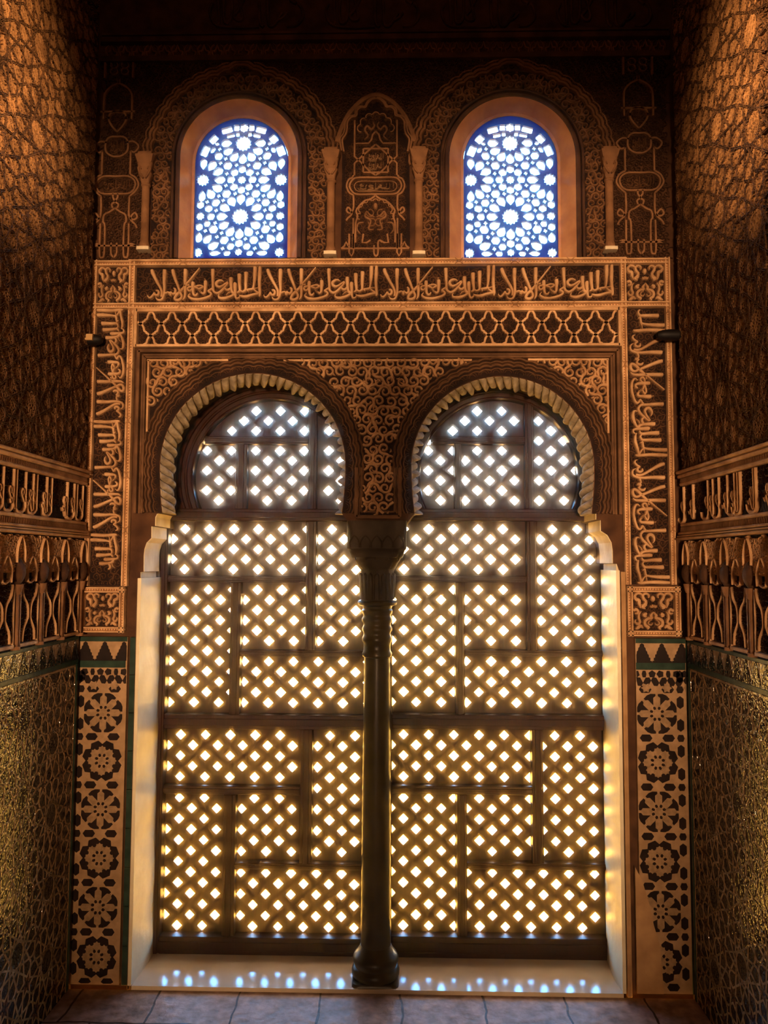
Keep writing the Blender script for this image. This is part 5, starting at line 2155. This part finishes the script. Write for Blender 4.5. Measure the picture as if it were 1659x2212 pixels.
        for sg in (-1, 1):
            P, W_ = cat([(uc + sg * .050, zf0 + HF * .56), (uc + sg * .042, zf0 + HF * .46), (uc + sg * .014, zf0 + HF * .38), (uc + sg * .008, zf0 + HF * .28), (uc + sg * .014, zf0 + HF * .24),
                         (uc + sg * .036, zf0 + HF * .16), (uc + sg * .042, zf0 + HF * .06)], [.009] * 7, 6)
            st.ribbon(P, W_, .012, .006)
            st.ribbon([(uc + sg * .062, zf0 + HF * .55), (uc + sg * .062, zf0 + .012)], .006, .010, .006, FLAT)
        st.ribbon([(uc - .062, zf0 + .012), (uc + .062, zf0 + .012)], .012, .013, .006, FLAT)
        k += 1
    ar.build('niche_arch', 'stucco', o)
    st.build('strapwork', 'stucco', o)

    # tiled dado
    zd = zc(1372)
    o = thing('tile_dado', 'glossy tiled dado of interlaced stars with stepped crest on the %s side wall' % nm, 'tiles', (X, -0.6, 0.0))
    zg0, zg1 = zc(1432), zc(1422)
    mb = MB(fr)
    mb.plate([[(0.012, 0.004), (SLEN, 0.004), (SLEN, zd), (0.012, zd)]], 0.0004, 0.006)
    mb.build('dark_tiles', 'dado_dark', o)
    mb = MB(fr)
    mb.plate([[(0.012, zg1), (SLEN, zg1), (SLEN, zc(1380)), (0.012, zc(1380))]], 0.002, 0.0075)
    mb.build('cream_crest', 'dado_light', o)
    mb = MB(fr)
    merlons(mb, 0.012, SLEN, zg1, zc(1380), 0.067, 0.031, 0.008)
    mb.build('merlon_tiles', 'dado_dark', o)
    mb = MB(fr)
    mb.box(0.012, SLEN, zc(1380), zd, 0.0, 0.010, 0.002)
    mb.box(0.012, SLEN, zg0, zg1, 0.0, 0.010, 0.002)
    mb.box(0.012, 0.030, 0.004, zg0, 0.0, 0.010, 0.002)
    mb.build('green_strip', 'tile_green', o)
    c0 = ((0.42, CAM.z + (1217 - 1556) / F_PX * 2.58), (0.42, CAM.z + (1217 - 1556) / F_PX * 2.58))[side]
    bnd = (0.036, SLEN, 0.008, zg0 - .012)
    segs, hx = laceria(c0, 0.252, bnd, math.radians(66), 4)
    mb = MB(fr)
    for p, q in segs:
        mb.ribbon([p, q], 0.0072, 0.0016, 0.006, FLAT)
    mb.ribbon([(0.034, zg0 - .006), (SLEN, zg0 - .006)], .009, .0018, .006, FLAT)
    mb.ribbon([(0.034, 0.006), (0.034, zg0 - .006)], .006, .0018, .006, FLAT)
    mb.build('star_strips', 'dado_light', o)
    mb = MB(fr)
    for h in hx:
        for q in range(6):
            a = q * PI / 3 + PI / 6
            P = hexp((h[0] + .021 * math.cos(a), h[1] + .021 * math.sin(a)), .022, .013, a)
            if all(bnd[0] < p[0] < bnd[1] and bnd[2] < p[1] < bnd[3] for p in P):
                mb.plate([P], .004, .0066)
    mb.build('rust_tiles', 'dado_rust', o)

    # small black spotlight fixed to the corner
    if side == 0:
        a_, b_ = at(184, 734, -0.03), at(221, 735, -0.03)
    else:
        a_, b_ = at(1467, 724, -0.03), at(1419, 726, -0.03)
    o = thing('spotlight', ('small black spotlight with a pale block on the left side wall beside the inscription band', 'small black spotlight on the right side wall beside the inscription band')[side],
              'lamp', (X, -0.03, a_.z))
    mb = MB()
    L = abs(b_.x - a_.x)
    n = 20
    V, f = [], []
    pr = [(0.0, .019), (0.06, .024), (0.45, .025), (0.75, .022), (0.93, .017), (1.0, .012), (1.0, .008), (.97, .006)]
    for t, r_ in pr:
        for i in range(n):
            an = 2 * PI * i / n
            V.append((a_.x + (b_.x - a_.x) * t, -0.03 + r_ * math.cos(an), a_.z + r_ * .9 * math.sin(an)))
    for j in range(len(pr) - 1):
        for i in range(n):
            f.append((j * n + i, j * n + (i + 1) % n, (j + 1) * n + (i + 1) % n, (j + 1) * n + i))
    f.append(tuple(range(n)))
    f.append(tuple((len(pr) - 1) * n + i for i in range(n)))
    mb.add(V, f)
    mb.build('housing', 'black', o, smooth=True)
    mb = MB()
    x0, x1 = sorted((X, a_.x + (b_.x - a_.x) * .1))
    zz = a_.z
    for (y0, y1, q0, q1) in ((-.040, -.020, zz - .012, zz + .008),):
        mb.add([(x0, y0, q0), (x1, y0, q0), (x1, y1, q0), (x0, y1, q0), (x0, y0, q1), (x1, y0, q1), (x1, y1, q1), (x0, y1, q1)],
               [(3, 2, 1, 0), (4, 5, 6, 7), (0, 1, 5, 4), (1, 2, 6, 5), (2, 3, 7, 6), (3, 0, 4, 7)])
    mb.build('bracket', 'black', o)
    if side == 0:
        mb = MB()
        p0, p1 = at(168, 736, -0.05), at(184, 723, -0.05)
        x0, x1 = X + .016, X + .046
        y0, y1 = -.062, -.044
        q0, q1 = p0.z, p1.z
        mb.add([(x0, y0, q0), (x1, y0, q0), (x1, y1, q0), (x0, y1, q0), (x0, y0, q1), (x1, y0, q1), (x1, y1, q1), (x0, y1, q1)],
               [(3, 2, 1, 0), (4, 5, 6, 7), (0, 1, 5, 4), (1, 2, 6, 5), (2, 3, 7, 6), (3, 0, 4, 7)])
        mb.build('pale_block', 'tag', o)

for o in COL.objects:
    if '_org' in o.keys():
        del o['_org']
